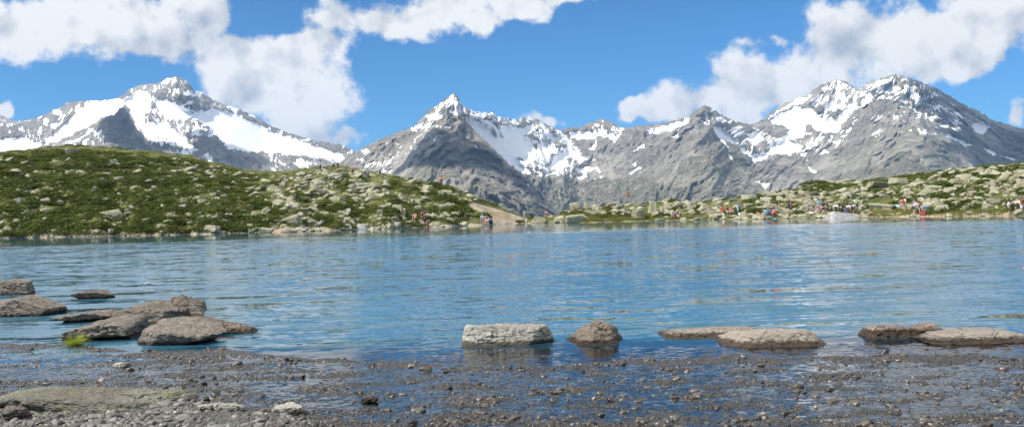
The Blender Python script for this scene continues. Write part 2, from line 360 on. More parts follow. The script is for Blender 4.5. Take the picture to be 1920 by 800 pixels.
mountain('right', [(830,215),(850,192),(872,203),(888,212),(905,213),(925,211),(931,219),(950,223),(970,226),(985,222),(997,220),(1010,228),(1030,238),(1050,246),(1065,243),(1090,240),(1110,230),(1128,225),(1145,230),(1160,240),(1172,243),(1187,238),(1200,237),(1240,235),(1290,222),(1305,208),(1322,199),(1340,207),(1360,222),(1385,230),(1410,237),(1437,222),(1450,210),(1465,200),(1490,188),(1515,181),(1530,166),(1545,158),(1570,152),(1590,157),(1603,168),(1612,171),(1625,158),(1650,149),(1680,142),(1700,147),(1730,157),(1760,170),(1790,188),(1815,203),(1830,208),(1845,215),(1860,228),(1890,235),(1920,245),(2000,270),(2140,310)], 440,
 [(880,200,6.3),(930,215,6.8),(1000,225,7.4),(1060,245,7.8),(1128,225,8.0),(1180,243,7.4),(1240,235,7.2),(1322,199,6.7),(1400,237,7.5),(1450,210,7.9),(1570,152,7.9),(1610,172,7.5),(1680,142,6.9),(1760,170,7.1),(1850,215,7.3),(1920,245,7.3),(2120,300,7.2),
  (1330,300,5.7),(1330,420,4.8),(1230,300,6.4),(1170,350,6.3),(1120,410,5.9),(1080,340,6.6),(1000,320,6.6),(930,300,6.3),(1230,410,5.4),(1430,300,6.6),(1450,410,5.2),(1500,290,6.9),(1540,230,7.2),(1480,330,6.1),
  (1690,250,6.0),(1640,350,4.9),(1600,420,4.4),(1740,330,5.0),(1810,320,5.9),(1860,360,5.6),(1900,300,6.6),(1840,250,6.95),(1540,350,5.7),(1620,250,6.7),(2100,420,5.4),(950,420,5.6),(1570,210,7.5),(1780,260,6.3)],
 [[(866,222),(885,222),(905,232),(925,245),(945,257),(938,236),(955,238),(985,240),(995,232),(1000,245),(985,255),(995,265),(1010,285),(1000,295),(985,300),(965,292),(975,305),(995,325),(980,325),(960,310),(925,285),(905,262),(885,247),(870,232)],
  [(1003,270),(1025,265),(1040,285),(1030,290)],[(1030,250),(1048,250),(1045,262),(1035,278)],
  [(1050,247),(1062,252),(1080,285),(1094,303),(1060,294),(1040,292),(1062,284),(1060,265)],[(1066,250),(1090,245),(1130,252),(1110,262),(1070,260)],
  [(1040,292),(1060,290),(1065,313),(1045,317),(1025,317)],[(1080,318),(1105,313),(1118,317),(1095,325),(1080,322)],[(1082,331),(1100,330),(1098,335),(1084,336)],[(1115,258),(1118,270),(1112,283),(1106,282)],
  [(1128,260),(1148,248),(1158,262),(1150,262),(1143,255)],[(1013,320),(1035,325),(1030,330)],
  [(1213,243),(1250,236),(1293,222),(1290,228),(1270,240),(1230,252),(1218,250)],[(1257,262),(1275,243),(1268,258)],[(1188,284),(1208,270),(1206,276),(1192,283)],[(1180,325),(1200,312),(1200,317),(1184,325)],[(1186,307),(1194,302),(1192,312)],
  [(1311,227),(1326,228),(1330,235)],[(1320,212),(1328,218),(1331,230),(1322,222)],
  [(1336,236),(1350,238),(1372,255),(1387,270),(1378,272),(1358,262),(1370,282),(1355,268),(1342,250)],[(1362,292),(1368,290),(1376,304)],
  [(1398,252),(1420,248),(1432,262),(1415,265)],[(1385,275),(1400,280),(1410,290),(1447,288),(1440,296),(1415,304),(1400,292)],[(1412,339),(1425,342),(1442,345),(1435,351)],
  [(1440,225),(1495,198),(1520,205),(1540,220),(1565,222),(1580,215),(1605,175),(1612,172),(1603,200),(1588,222),(1570,247),(1555,250),(1530,245),(1520,232),(1510,240),(1500,257),(1470,264),(1480,240),(1450,232)],
  [(1442,268),(1480,265),(1508,275),(1480,291),(1445,286)],[(1505,300),(1517,299),(1515,304)],[(1513,309),(1530,318),(1532,327),(1520,321)],
  [(1437,222),(1500,183),(1515,182),(1512,189),(1478,200),(1450,218)],
  [(1700,198),(1730,212),(1722,213)],[(1735,219),(1752,226),(1745,227)],[(1762,232),(1780,229),(1782,238),(1765,240)],[(1768,253),(1785,251),(1822,273),(1810,273),(1785,259)],[(1823,236),(1840,228),(1857,238),(1842,252),(1826,246)],[(1843,275),(1872,291),(1856,288)],[(1872,290),(1908,299),(1900,301)]],
 [(.5, [(860,180),(1000,218),(1010,240),(1000,262),(950,262),(870,228)]),(.5, [(1000,225),(1060,250),(1100,300),(1060,320),(960,310)]),(.28,[(1000,290),(1120,300),(1130,335),(1000,330)]),
  (.36, [(1330,203),(1410,237),(1450,255),(1440,300),(1400,290),(1340,240)]),(.5, [(1512,182),(1570,150),(1605,168),(1580,205),(1530,200)]),(.22, [(1512,200),(1600,200),(1590,222),(1530,222)]),(.28, [(1440,255),(1600,240),(1560,290),(1440,290)]),
  (.42, [(1612,165),(1680,140),(1740,162),(1770,178),(1740,200),(1650,185),(1612,200)]),(.20, [(1700,165),(1800,200),(1850,235),(1800,250),(1700,210)]),(.06, [(1600,200),(1720,200),(1780,260),(1600,260)]),(.35,[(1128,226),(1170,243),(1150,270),(1100,245)])],
 greens=[(.75, [(1000,345),(1200,330),(1290,360),(1300,440),(1000,440)]),(.6, [(1290,290),(1360,270),(1430,340),(1440,440),(1200,440),(1220,380)]),(.55, [(1560,320),(1690,220),(1800,300),(1860,440),(1560,440)])],
 tones_and_shade=[(.7, [(1700,160),(1860,225),(2140,300),(2140,440),(1900,350),(1830,285),(1770,235),(1700,195)]),(.35,[(1525,196),(1595,200),(1580,222),(1535,222)]),(.4,[(1170,290),(1290,255),(1250,290),(1200,310)]),(.3,[(1330,230),(1380,290),(1350,300),(1320,250)]),(.6,[(1780,262),(1880,320),(1840,330),(1800,290)])],  # paints shade on the right flank and gully; the rest darkens rock
 jag=2.2, amp=1.0, seed=31, shear=lambda q: .8*sstep(1200, 1300, q)-1.7*sstep(1690, 1760, q)-.7*sstep(1080, 980, q))
mountain('centre', [(560,372),(600,340),(625,315),(645,300),(660,290),(700,268),(740,252),(775,238),(790,224),(805,208),(830,190),(850,177),(858,181),(868,205),(874,228),(895,252),(925,278),(950,305),(965,318),(985,333),(1005,350),(1025,370),(1042,397),(1060,430)], 440,
 [(850,177,5.3),(780,240,5.4),(700,268,5.5),(640,300,5.6),(820,243,4.8),(760,330,4.6),(900,275,4.8),(960,320,4.6),(1042,400,4.4),(900,390,3.9),(700,390,4.6),(872,225,5.1),(600,380,5.0),(870,320,4.4),(800,420,4.0)],
 [[(830,192),(848,180),(852,186),(838,196)],[(848,196),(856,205),(852,212),(847,206)],[(888,272),(897,272),(892,280)],[(674,318),(690,307),(688,312)],[(726,322),(735,316),(732,324)],[(988,342),(994,344),(992,348)]],
 [(.55, [(770,240),(850,176),(875,225),(855,215),(835,212),(800,245),(780,250)]),(.07, [(640,300),(790,224),(850,240),(700,340)])],
 greens=[(.4, [(700,330),(820,300),(1060,400),(1060,440),(600,440)])],
 tones_and_shade=[(.7, [(738,325),(760,300),(790,262),(822,243),(838,268),(850,265),(872,290),(885,276),(905,275),(935,295),(950,320),(940,340),(870,320),(800,310)]),(.6, [(950,300),(1042,397),(1030,410),(985,370),(960,330)])],  # shadow on the middle face and right foot, painted as darker rock
 jag=1.6, amp=.85, seed=53, shear=lambda q: .7-1.5*sstep(840, 900, q))

# valley floor: one sheet out to the horizon, below the lake's rim
gx = np.linspace(-30000, 30000, 60); gy = np.linspace(-20000, 40000, 60)
GX, GY = np.meshgrid(gx, gy)
gm, nt, out = newmat('valley_ground')
pp = nt.new('ShaderNodeNewGeometry').outputs['Position']
pbr(nt, out, nt.mix(nt.mapr(nt.noise(pp, .004, 6, .6), .35, .65), (.07, .085, .04), (.2, .19, .16)), .95)
tag(link('ground', mesh_np('ground', np.stack([GX, GY, -330+0*GX], -1).reshape(-1, 3), gridfaces(60, 60), gm)), kind='structure')

# ------------------------------------------------------------------ far shore hillside
WL = ([-500,-200,0,300,500,700,800,900,983,1100,1300,1540,1700,1893,2100,2500],[458,452,447,441,436,430,427,423,418.5,417,412.5,409,407,405,400,392])
CR = ([-500,-200,0,60,130,200,280,360,420,470,520,570,610,650,700,760,830,870,900,940,970,1000,1040,1060,1100,1150,1240,1300,1380,1450,1540,1600,1650,1750,1850,1920,2100,2500],
      [300,294,288,284,281,284,291,300,315,328,329,322,316,318,325,335,350,362,375,390,402,409,404,397,391,386,380,380,372,362,348,341,336,325,315,309,298,290])
CD = ([-500,0,200,600,830,985,1100,1300,1540,1700,1920,2100,2500],[150,155,165,166,148,134,132,138,143,140,130,122,115])
def hill_cols(px):
    px = np.asarray(px, float)
    wl = np.interp(px, *WL)+.8*perlin(px/55, 3.3)
    Ds = CH*F/(wl-hor(px)); Dc = np.maximum(np.interp(px, *CD), Ds+6)
    cr = np.interp(px, *CR)+2.6*fbm(px/34, 1.7, 0, 4)
    zc = CH+(hor(px)-cr)/F*Dc
    return Ds, Dc, np.maximum(zc, .15)
def hill_xyz(px, t):
    px = np.asarray(px, float)
    Ds, Dc, zc = hill_cols(px)
    D = Ds+(Dc-Ds)*t
    tt = np.clip(t, 0, 1)
    k = np.sin(np.pi/2*np.clip(tt, 0, 1)**.92)
    x = D*(px-960)/F
    env = np.sin(np.pi*np.clip(tt, 0, 1)**.8)
    z = zc*k+env*(fbm(x/16, D/16, 2.2, 3)*np.minimum(zc*.10, .9)+fbm(x/4.5, D/4.5, 5.2, 3)*np.minimum(zc*.06, .28))
    z = z+(.10*fbm(x/1.6, D/1.6, 4.1, 3)+.22*np.maximum(fbm(x/1.1+9, D/1.1, 7.1, 2), 0)*sstep(985, 800, px))*sstep(-.02, .03, t)
    z = np.where(t < 0, t*(Dc-Ds)*.35, z)
    z = np.where(t > 1, zc-((t-1)*(Dc-Ds))**1.35*.35, z)
    x = D*(np.asarray(px, float)-960)/F
    return x, D, z
hc = np.arange(-480, 2480, 2.2)
ht = np.concatenate([np.linspace(-.6, -.05, 8), np.linspace(-.03, 1.03, 250), np.linspace(1.08, 5, 14)])
PXh, Th = np.meshgrid(hc, ht)
hx, hy, hz = hill_xyz(PXh, Th)
hz = np.maximum(hz, -320)
qx, qy = project(hx, hy, hz)
bare = np.where(inpoly(qx, qy, [(888,378),(905,384),(935,393),(975,406),(992,414),(985,424),(935,424),(905,418),(908,402),(890,392),(872,388)]), 1., 0.)
bare = np.maximum(bare, np.where((Th > -.1) & (Th < .022), .8, 0))
bare = np.where((Th > .01) & (qx > 1085) & (qx < 1235), 0, bare)
bare = np.maximum(bare, np.where(np.abs(fbm(hx/7, hy/7, 9, 3)) < .07, .45, 0))
tag(link('hillside', mesh_np('hillside', np.stack([hx, hy, hz], -1).reshape(-1, 3), gridfaces(*hx.shape), M_HILL, True, {'bare': bare})), kind='structure')
_tt = np.linspace(-.02, 1.0, 320)
_hpx = np.arange(-420, 2420, 1.5)
_HX, _HY, _HZ = hill_xyz(_hpx[None], _tt[:, None])
_QX, _QY = project(_HX, _HY, _HZ)
def hill_at(px, py):
    """ground point of the hillside that the photo shows at (px, py)"""
    a = px
    for _ in range(3):
        c = int(np.clip(round((a+420)/1.5), 0, len(_hpx)-1)); i = int(np.argmin(np.abs(_QY[:, c]-py))); a = a+px-_QX[i, c]
    return float(_HX[i, c]), float(_HY[i, c]), float(_HZ[i, c]), float(_tt[i])

# ------------------------------------------------------------------ rocks
def hull(sub, planes, p=9, noise=.08, nf=2.0, seed=0, prof=None, flatten=None):
    V, Fc = ICO[sub]; n = np.array([q[:3] for q in planes], float); n /= np.linalg.norm(n, axis=1)[:, None]
    h = np.array([q[3] for q in planes])
    d = np.maximum(V@n.T, 0)/h[None]
    r = (d**p).sum(1)**(-1/p)
    P = V*r[:, None]
    nn = fbm(P[:, 0]*nf+seed, P[:, 1]*nf, P[:, 2]*nf*1.5+seed, 5, gain=.55)
    nn2 = ridged(P[:, 0]*nf*2.3+seed, P[:, 1]*nf*2.3, P[:, 2]*nf*3, 3)-.8
    P = P*(1+noise*nn+noise*.35*nn2)[:, None]
    if prof is not None:
        u = (P[:, 0]-P[:, 0].min())/np.ptp(P[:, 0])
        k = np.interp(u, [a for a, _ in prof], [b for _, b in prof])
        P[:, 2] = np.where(P[:, 2] > 0, P[:, 2]*k, P[:, 2])
    return P, Fc
def rplanes(r, n=9, flat=.0):
    pl = [(1,0,0,.9),(-1,0,0,.9),(0,1,0,.9),(0,-1,0,.9),(0,0,1,.8),(0,0,-1,.8)]
    pl = [(a+r.normal()*.18, b+r.normal()*.18, c+r.normal()*.18, h*(1+r.normal()*.12)) for a, b, c, h in pl]
    for _ in range(n):
        v = r.normal(size=3); v /= np.linalg.norm(v); pl.append((v[0], v[1], v[2], .82+.22*r.random()))
    return pl
# hillside boulder prototypes
protos = []
for k in range(12):
    r = np.random.default_rng(100+k)
    if k < 9: P, Fc = hull(5, rplanes(r, 2+k % 4), 34, .085, 1.5, k*3.7)
    else: P, Fc = hull(5, [(1,.1,.05,1),(-1,.05,.08,1),(0,1,.1,.9),(.05,-1,.12,.9),(.06,.03,1,.7),(0,0,-1,.7),(.7,-.7,.5,1.15)], 40, .05, 1.7, k*3.7)
    P /= np.abs(P).max()
    protos.append(mesh_np('boulder', P, Fc, M_HILLROCK, True))
low = []
for k in range(9):
    r = np.random.default_rng(100+k)
    P, Fc = hull(3, rplanes(r, 2+k % 4), 34, .09, 1.5, k*3.7); P /= np.abs(P).max(); low.append((P, Fc))

def rotm(rx, ry, rz):
    from mathutils import Euler
    return np.array(Euler((rx, ry, rz)).to_matrix())
named_spans = []
def named_boulder(px, py, w, h, label, k=None, mat=None, rot=0, tilt=0, asp=.7, group=None):
    w *= .88; h *= .85
    x, y, z, t = hill_at(px, py)
    k = random.randrange(9) if k is None else k
    o = link('boulder', protos[k])
    s = y/F
    o.scale = (w*s*.56, w*s*.56*asp, h*s*.72)
    o.rotation_euler = (0, tilt, rot); o.location = (x, y+.2*w*s, z+h*s*.32)
    if mat:
        me = protos[k].copy(); me.materials.clear(); me.materials.append(mat); o.data = me
    tag(o, label, 'boulder', group); named_spans.append((px, py-h/2, w))
    return o
NB = [
 (30,382,50,15,'long flat pale boulder low on the hillside nearest the left edge',1,None),
 (208,409,46,21,'big rounded pale boulder in green shrubs just above the left shore',2,None),
 (133,289,36,16,'pale pyramid boulder standing on the crest of the left hill',3,None),
 (395,436,46,20,'grey triangular boulder rising from the waterline of the left shore',4,None),
 (548,420,46,24,'huge overhanging grey boulder at the foot of the hill',5,None),
 (537,441,36,14,'rounded grey boulder at the water below the huge overhanging boulder',1,None),
 (500,438,34,14,'flat grey boulder half in the water left of the huge overhanging boulder',7,None),
 (745,396,34,20,'pale rounded boulder half way up the shrubby hill above the sitting bathers',6,None),
 (712,402,14,16,'small upright grey boulder left of the bathers on the hill',0,None),
 (686,429,38,14,'flat white boulder lying at the waterline below green shrubs',10,M_PALEFAR),
 (785,396,16,14,'pale upright block just behind the sitting bathers',2,None),
 (763,430,22,12,'rounded boulder at the water left of the bathers',3,None),
 (797,432,18,10,'rounded boulder at the water in front of the bathers',8,None),
 (620,389,28,9,'long pale slab on the hillside above the flat white boulder',1,None),
 (1012,420,44,20,'pale grey boulder at the water under the hiker who sits',4,None),
 (1082,421,52,28,'large tilted grey slab leaning towards the water beside the rock pile',0,None),
 (1078,395,22,20,'yellowish square slab propped on top of the rock pile',2,None),
 (1100,390,12,18,'pale upright boulder on the top of the rock pile',6,None),
 (1200,410,34,26,'large pale slab face behind the low grassy bank',3,None),
 (1226,400,20,34,'tall pale boulder with straight faces right of the signpost',6,None),
 (1283,417,36,14,'rounded grey boulder at the water below the sitting hikers with the white cap',8,None),
 (1315,416,36,11,'long grey boulder at the water left of the sunbathers',1,None),
 (1240,418,28,10,'low grey boulder at the water below the tall pale boulder',3,None),
 (1585,412,60,20,'white rectangular boulder at the water in front of the bending people',11,M_PALEFAR),
 (1408,374,34,14,'large pale boulder on top of the rocky slope left of the people',6,None),
 (1405,388,26,9,'flat slab roofing a dark hollow in the rocky slope',7,None),
 (1378,378,20,12,'pale boulder high on the slope above the sunbathers',0,None),
 (1556,335,22,8,'dark boulder standing out on the crest of the right slope',2,None),
 (1868,380,40,12,'long flat slab above the grass at the right end of the shore',1,None),
 (1795,386,24,13,'pointed pale boulder on the grassy bank right of the picnickers',3,None),
 (1822,402,30,12,'grey boulder at the water on the grassy right shore',8,None),
 (1915,402,26,14,'grey boulder beside the children at the right edge',5,None),
 (1720,318,20,9,'pale boulder perched on the right crest',4,None),
 (1650,352,46,20,'broad pale slab in the middle of the right slope',0,None),
 (1690,345,40,18,'broad pale slab higher on the right slope',6,None),
 (1660,392,60,14,'low broad slab beside the picnickers',7,None),
]
for i, (px, py, w, h, lab, k, mt) in enumerate(NB):
    named_boulder(px, py, w, h, lab, k, mt, rot=random.uniform(-.4, .4), tilt=random.uniform(-.12, .12))
# the many others
def rockdens(px, py):
    d = .30+.30*fbm(px/70, py/28, 4.4, 3)+.03*(px < 480)
    d = d+sstep(430, 560, px)*.22-sstep(640, 760, px)*.05+sstep(960, 1040, px)*.5
    d = d-.45*sstep(1480, 1540, px)*sstep(375, 345, py)*sstep(1640, 1560, px)+.2*sstep(1560, 1700, px)*sstep(360, 330, py)
    d = d+.12*sstep(400, 425, py)*sstep(900, 700, px)
    d = np.where((px < 300) & (py < 300), d-.3, d)
    d = np.where((885 < px) & (px < 985) & (380 < py), 0, d)
    d = np.where((1100 < px) & (px < 1235) & (py > 404), .02, d)
    return np.where((px > 1600) & (py > 394), d-.55, d)
cand = []
rr = np.random.default_rng(77)
NC = 26000
cpx = rr.uniform(-60, 1980, NC); cu = rr.random(NC); cwl = np.interp(cpx, *WL); ccr = np.interp(cpx, *CR); cpy = ccr-1+(cwl+2-ccr)*cu
cd_ = rockdens(cpx, cpy)*np.clip((cwl-ccr)/70, .2, 1.6)*np.where(cpx > 980, .82, .95); crn = rr.random(NC)
for px, py, dd, q in zip(cpx, cpy, cd_, crn):
    if len(cand) >= 4600: break
    if q > dd: continue
    w = 1.6+13*rr.random()**3.4*(1.5 if px > 480 else 1.4)+rr.random()*4
    if px > 1000: w *= 1.12
    elif px > 480: w *= 1.15
    ok = all((px-a)**2/(w*.5+c*.42)**2+(py-w*.2-b)**2/(w*.3+c*.22)**2 > 1 for a, b, c in named_spans)
    if ok: cand.append((w, px, py))
cand.sort(reverse=True)
SV, SF, off = [], [], 0
for i, (w, px, py) in enumerate(cand):
    x, y, z, t = hill_at(px, py)
    s = y/F*w*.5; k = rr.integers(9)
    sc = np.array([s*rr.uniform(.9, 1.25), s*rr.uniform(.7, 1.1), s*rr.uniform(.42, .75)])
    rz = rr.uniform(0, 6.28); tx, ty = rr.normal()*.25, rr.normal()*.25
    if i < 250:
        o = link('boulder', protos[k]); o.location = (x, y, z+sc[2]*.12); o.scale = sc; o.rotation_euler = (tx, ty, rz)
        if px < 480: lab, g = 'pale lichen boulder scattered in the dark green shrubs of the far left slope', 'boulders in the shrubs of the left hill'
        elif px < 985: lab, g = 'pale angular boulder among the rocks and shrubs of the rounded hill', 'boulders on the rounded hill'
        elif px < 1480: lab, g = 'pale block in the rock pile behind the middle of the far shore', 'blocks of the rock pile'
        else: lab, g = 'yellowish grey block on the rocky slope behind the bathers at right', 'blocks of the right slope'
        tag(o, lab, 'boulder', g)
    else:
        P, Fc = low[k]; R = rotm(tx, ty, rz)
        SV.append(((P*sc)@R.T)+np.array([x, y, z+sc[2]*.1])); SF.append(Fc+off); off += len(P)
tag(link('boulder_field', mesh_np('boulder_field', np.vstack(SV), np.vstack(SF), M_HILLROCK, True)),
    'countless small pale stones strewn over the far hillsides', 'stones', kind='stuff')

# shrub cover: leaf clumps
def clump(seed, n, blade=False):
    r = np.random.default_rng(seed); V = []; Fc = []
    for i in range(n):
        a = r.uniform(0, 6.28); q = r.random()**.5; zz = (1-q**2)**.5*r.uniform(.55, 1.05)
        c = np.array([math.cos(a)*q, math.sin(a)*q, zz*.75])
        s = r.uniform(.07, .15)
        u = r.normal(size=3); u /= np.linalg.norm(u); v = np.cross(u, r.normal(size=3)); v /= np.linalg.norm(v)
        V += [c-u*s-v*s*.5, c+u*s-v*s*.5, c+u*s*.7+v*s, c-u*s*.7+v*s]
        Fc.append([4*i, 4*i+1, 4*i+2, 4*i+3])
    return np.array(V), np.array(Fc)
CL = [clump(k, 80) for k in range(6)]
SV, SF, off = [], [], 0
NC = 36000
cpx = rr.uniform(-80, 2000, NC); cwl = np.interp(cpx, *WL); ccr = np.interp(cpx, *CR); cpy = ccr-1+(cwl-4-ccr)*rr.random(NC)
cm = fbm(cpx/38, cpy/15, 8.8, 3)
dn = .42+cm*.9-.66*rockdens(cpx, cpy)+np.where(cpx < 480, .30, .08)
dn = np.where(cpx > 1000, cm*1.3+.03+.9*sstep(1380, 1480, cpx)*sstep(16, 5, cpy-ccr), dn)*np.clip((cwl-ccr)/90, .1, 1.6)
dn = np.where((872 < cpx) & (cpx < 990) & (cpy > 378), 0, dn); dn = np.where((cpx > 1090) & (cpy > cwl-9), 0, dn)
dn = np.where((cpx > 585) & (cpx < 705) & (cpy < ccr+14), dn*.15, dn)
sel = rr.random(NC) < dn
for px, py in list(zip(cpx[sel], cpy[sel]))[:9000]:
    x, y, z, t = hill_at(px, py)
    s = rr.uniform(.45, 1.05); h = s*rr.uniform(.35, .6)
    V, Fc = CL[rr.integers(6)]; a = rr.uniform(0, 6.28); R = rotm(0, 0, a)
    SV.append((V*np.array([s, s, h]))@R.T+np.array([x, y, z-.1])); SF.append(Fc+off); off += len(V)
for px in rr.uniform(-80, 2000, 1500):
    if 930 < px < 1230 or 585 < px < 705: continue
    q = rr.uniform(.80, 1.02); x, y, z = [float(v) for v in hill_xyz(np.array(px), np.array(q))]
    if rr.random() > .35+.9*float(fbm(px/22, 3.3, 0, 2)) and px > 420: continue
    s = rr.uniform(.4, .9); h = s*rr.uniform(.35, .65)
    V, Fc = CL[rr.integers(6)]; R = rotm(0, 0, rr.uniform(0, 6.28))
    SV.append((V*np.array([s, s, h]))@R.T+np.array([x, y, z-.1])); SF.append(Fc+off); off += len(V)
tag(link('shrub_cover', mesh_np('shrub_cover', np.vstack(SV), np.vstack(SF), M_SHRUB, False)),
    'low dark green shrubs covering the far hillsides between the stones', 'shrubs', kind='stuff')
# single bushes one can tell apart
for px, py, w, h, lab in [(815,352-2,30,12,'small dark bush on the ridge beside the hiker with the yellow pack'),(905,411,34,18,'dark green bush beside the bare earth slope'),
        (860,400,60,22,'broad dark green bush above the shore left of the bare earth'),(835,378,46,18,'rounded green bush below the ridge on the hill'),
        (1137,386,24,9,'dark green bush on the top of the rock pile'),(600,415,50,20,'green bush above the flat white boulder'),(1530,348,60,14,'long dark bush along the crest of the right slope'),
        (1265,380,26,10,'small bush on the crest right of the signpost'),(560+75,428,40,14,'green bush just above the water left of the white boulder'),(975,418,22,8,'little bush at the foot of the bare earth slope beside the standing bather')]:
    x, y, z, t = hill_at(px, py); s = y/F
    root = link('bush', None, None, (x, y, z)); tag(root, lab, 'bush')
    r = np.random.default_rng(int(px)); V, Fc = clump(int(px), 650); V = V*np.array([w*s*.5, w*s*.35, h*s])
    c = V.reshape(-1, 4, 3).mean(1, keepdims=True); V = (c+(V.reshape(-1, 4, 3)-c)*.55).reshape(-1, 3)
    link('foliage', mesh_np('foliage', V, Fc, M_SHRUB, False), root)
    tv, tf, o2 = [], [], 0
    for k in range(7):
        a = r.uniform(0, 6.28); e = np.array([math.cos(a)*w*s*.3, math.sin(a)*w*s*.2, h*s*.6])
        ring = lambda c, q: [c+np.array([math.cos(b)*q, math.sin(b)*q, 0]) for b in (0, 1.57, 3.14, 4.71)]
        tv += ring(np.zeros(3), .04)+ring(e, .012); tf += [[o2+i, o2+(i+1) % 4, o2+4+(i+1) % 4, o2+4+i] for i in range(4)]; o2 += 8
    link('stem', mesh_np('stem', np.array(tv), np.array(tf), plain('bush_stem', (.12, .085, .05))), root)
# grass along the right shore
SV, SF, off = [], [], 0
for i in range(5200):
    px = rr.uniform(1085, 1980) if rr.random() > .35 else rr.uniform(1085, 1240)
    wl = np.interp(px, *WL); k = 11 if px < 1240 else (4 if px < 1600 else 11)
    py = wl-1-rr.random()**1.3*k
    if fbm(px/20, py/6, 1.1, 2) < -.25: continue
    x, y, z, t = hill_at(px, py)
    for q in range(3):
        c = np.array([x+rr.normal()*.15, y+rr.normal()*.15, z-.03]); hh = rr.uniform(.18, .42); w_ = .025
        a = rr.uniform(0, 3.14); dx = np.array([math.cos(a)*w_, math.sin(a)*w_, 0]); tip = c+np.array([rr.normal()*.1, rr.normal()*.1, hh])
        SV.append(np.array([c-dx, c+dx, tip+dx*.2, tip-dx*.2])); SF.append(np.array([[0, 1, 2, 3]])+off); off += 4
tag(link('bank_grass', mesh_np('bank_grass', np.vstack(SV), np.vstack(SF), M_GRASS, False)), 'yellow green grass on the low bank of the far shore', 'grass', kind='stuff')

# ------------------------------------------------------------------ near shore ground
def near_shape(px, py):
    edge = np.interp(px, [-200,0,120,240,420,520,620,760,850,1000,1180,1250,1450,1600,1760,1920,2150],[634,636,640,652,648,660,668,674,680,684,668,664,664,660,656,668,672])
    edge = edge+4*fbm(px/60, 2.2, 0, 3)
    inl = sstep(-1, 8, py-edge)
    off = -.03-.5*sstep(0, 50, edge-py)-1.2*sstep(50, 150, edge-py)
    land = sstep(760, 430, px)*sstep(655, 690, py+20)          # left: mostly mud and gravel
    base = -.0078+.0040*land
    base = base+.012*np.exp(-((py-edge-8)/7.0)**2)              # the little bar along the edge
    dry = sstep(735, 770, py+6*fbm(px/80, 0, 6, 2)-sstep(250, 640, px)*30+0)*sstep(680, 480, px)
    base = base+.030*dry
    for cx, cy, rx, ry, dz in [(85,697,120,10,-.022),(60,672,90,6,-.010),(640,686,55,8,-.018),(200,660,150,4,-.006),(640,755,80,9,-.014),(560,715,60,5,-.008),(330,735,90,5,-.006),(850,690,110,7,-.010)]:
        base = base+dz*np.exp(-((px-cx)/rx)**2-((py-cy)/ry)**2)
    for cx, cy, rx, ry, dz in [(1150,790,500,10,.006),(690,690,50,5,.012),(960,678,90,5,.012),(1750,672,120,5,.012),(1330,668,80,4,.010),(1050,762,120,8,.007),(1850,745,120,8,.006),(1500,705,120,6,.004),(1750,790,150,10,.006)]:
        base = base+dz*np.exp(-((px-cx)/rx)**2-((py-cy)/ry)**2)
    return inl*base+(1-inl)*off, dry, inl, land
gpx = np.arange(-260, 2190, 2.2); gD = 1/np.linspace(1/5.0, 1/17.5, 560)
GPX, GD = np.meshgrid(gpx, gD)
GXx = GD*(GPX-960)/F
_, gpy = project(GXx, GD, 0*GD)
zz, dry, inl, land = near_shape(GPX, gpy)
n1 = fbm(GXx*1.5, GD*4.2, 1.0, 4); n2 = ridged(GXx*11, GD*11, 2.0, 3)-.7; n3 = fbm(GXx*34, GD*34, 3.0, 3)
zz = zz+inl*(.0125*n1+.014*n2*(.4+.6*np.clip(n1+.6, 0, 1))+.0090*n3)
def mat_mud():
    m, nt, out = newmat('wet_shore_gravel')
    pos = nt.new('ShaderNodeNewGeometry').outputs['Position']
    dr = nt.new('ShaderNodeAttribute', attribute_name='dry').outputs['Fac']
    n1 = nt.noise(pos, 3, 5, .6); n2 = nt.noise(pos, 30, 5, .7); vo = nt.new('ShaderNodeTexVoronoi'); vo.inputs['Scale'].default_value = 45; nt.link(pos, vo.inputs['Vector'])
    c = nt.mix(nt.mapr(n2, .3, .7), (.019, .017, .015), (.066, .060, .051))
    c = nt.mix(nt.mapr(n1, .5, .7, 0, .6), c, (.075, .05, .03))
    d = nt.mix(nt.mapr(n2, .3, .7), (.07, .066, .058), (.16, .15, .13))
    d = nt.mix(.5, d, nt.mix(.6, vo.outputs['Color'], (.2, .2, .19)), 'OVERLAY')
    k = nt.mapr(nt.math('ADD', dr, nt.math('MULTIPLY', nt.math('SUBTRACT', n2, .5), .6)), .35, .75)
    c = nt.mix(k, c, d)
    rough = nt.math('ADD', nt.math('MULTIPLY', k, .45), nt.mapr(n2, .3, .7, .14, .42))
    h = nt.math('ADD', n2, nt.math('MULTIPLY', vo.outputs['Distance'], -.8))
    pbr(nt, out, c, rough, nt.bump(h, 1.0, .028), .6)
    return m
M_MUD = mat_mud()
tag(link('shore', mesh_np('shore', np.stack([GXx, GD, zz], -1).reshape(-1, 3), gridfaces(*GXx.shape), M_MUD, True, {'dry': dry})), kind='structure')
def near_z(x, y):
    px, py = project(x, y, 0.0); z, d, i, l = near_shape(np.array(px), np.array(py)); return float(z), float(d), float(i)
# rest of the near bank and lake bed
bed = np.array([[-200, -60, -.05], [200, -60, -.05], [200, 5.05, -.06], [-200, 5.05, -.06]])
tag(link('near_bank', mesh_np('near_bank', bed, [[0, 1, 2, 3]], M_MUD)), kind='structure')
lb = np.array([[-220, 4, -2.2], [220, 4, -2.2], [260, 175, -2.2], [-260, 175, -2.2]])
bm_, nt, out = newmat('lake_bed_silt'); pbr(nt, out, nt.mix(nt.noise(nt.new('ShaderNodeNewGeometry').outputs['Position'], .5), (.05, .06, .05), (.09, .09, .07)), .9)
tag(link('lake_bed', mesh_np('lake_bed', lb, [[0, 1, 2, 3]], bm_)), kind='structure')

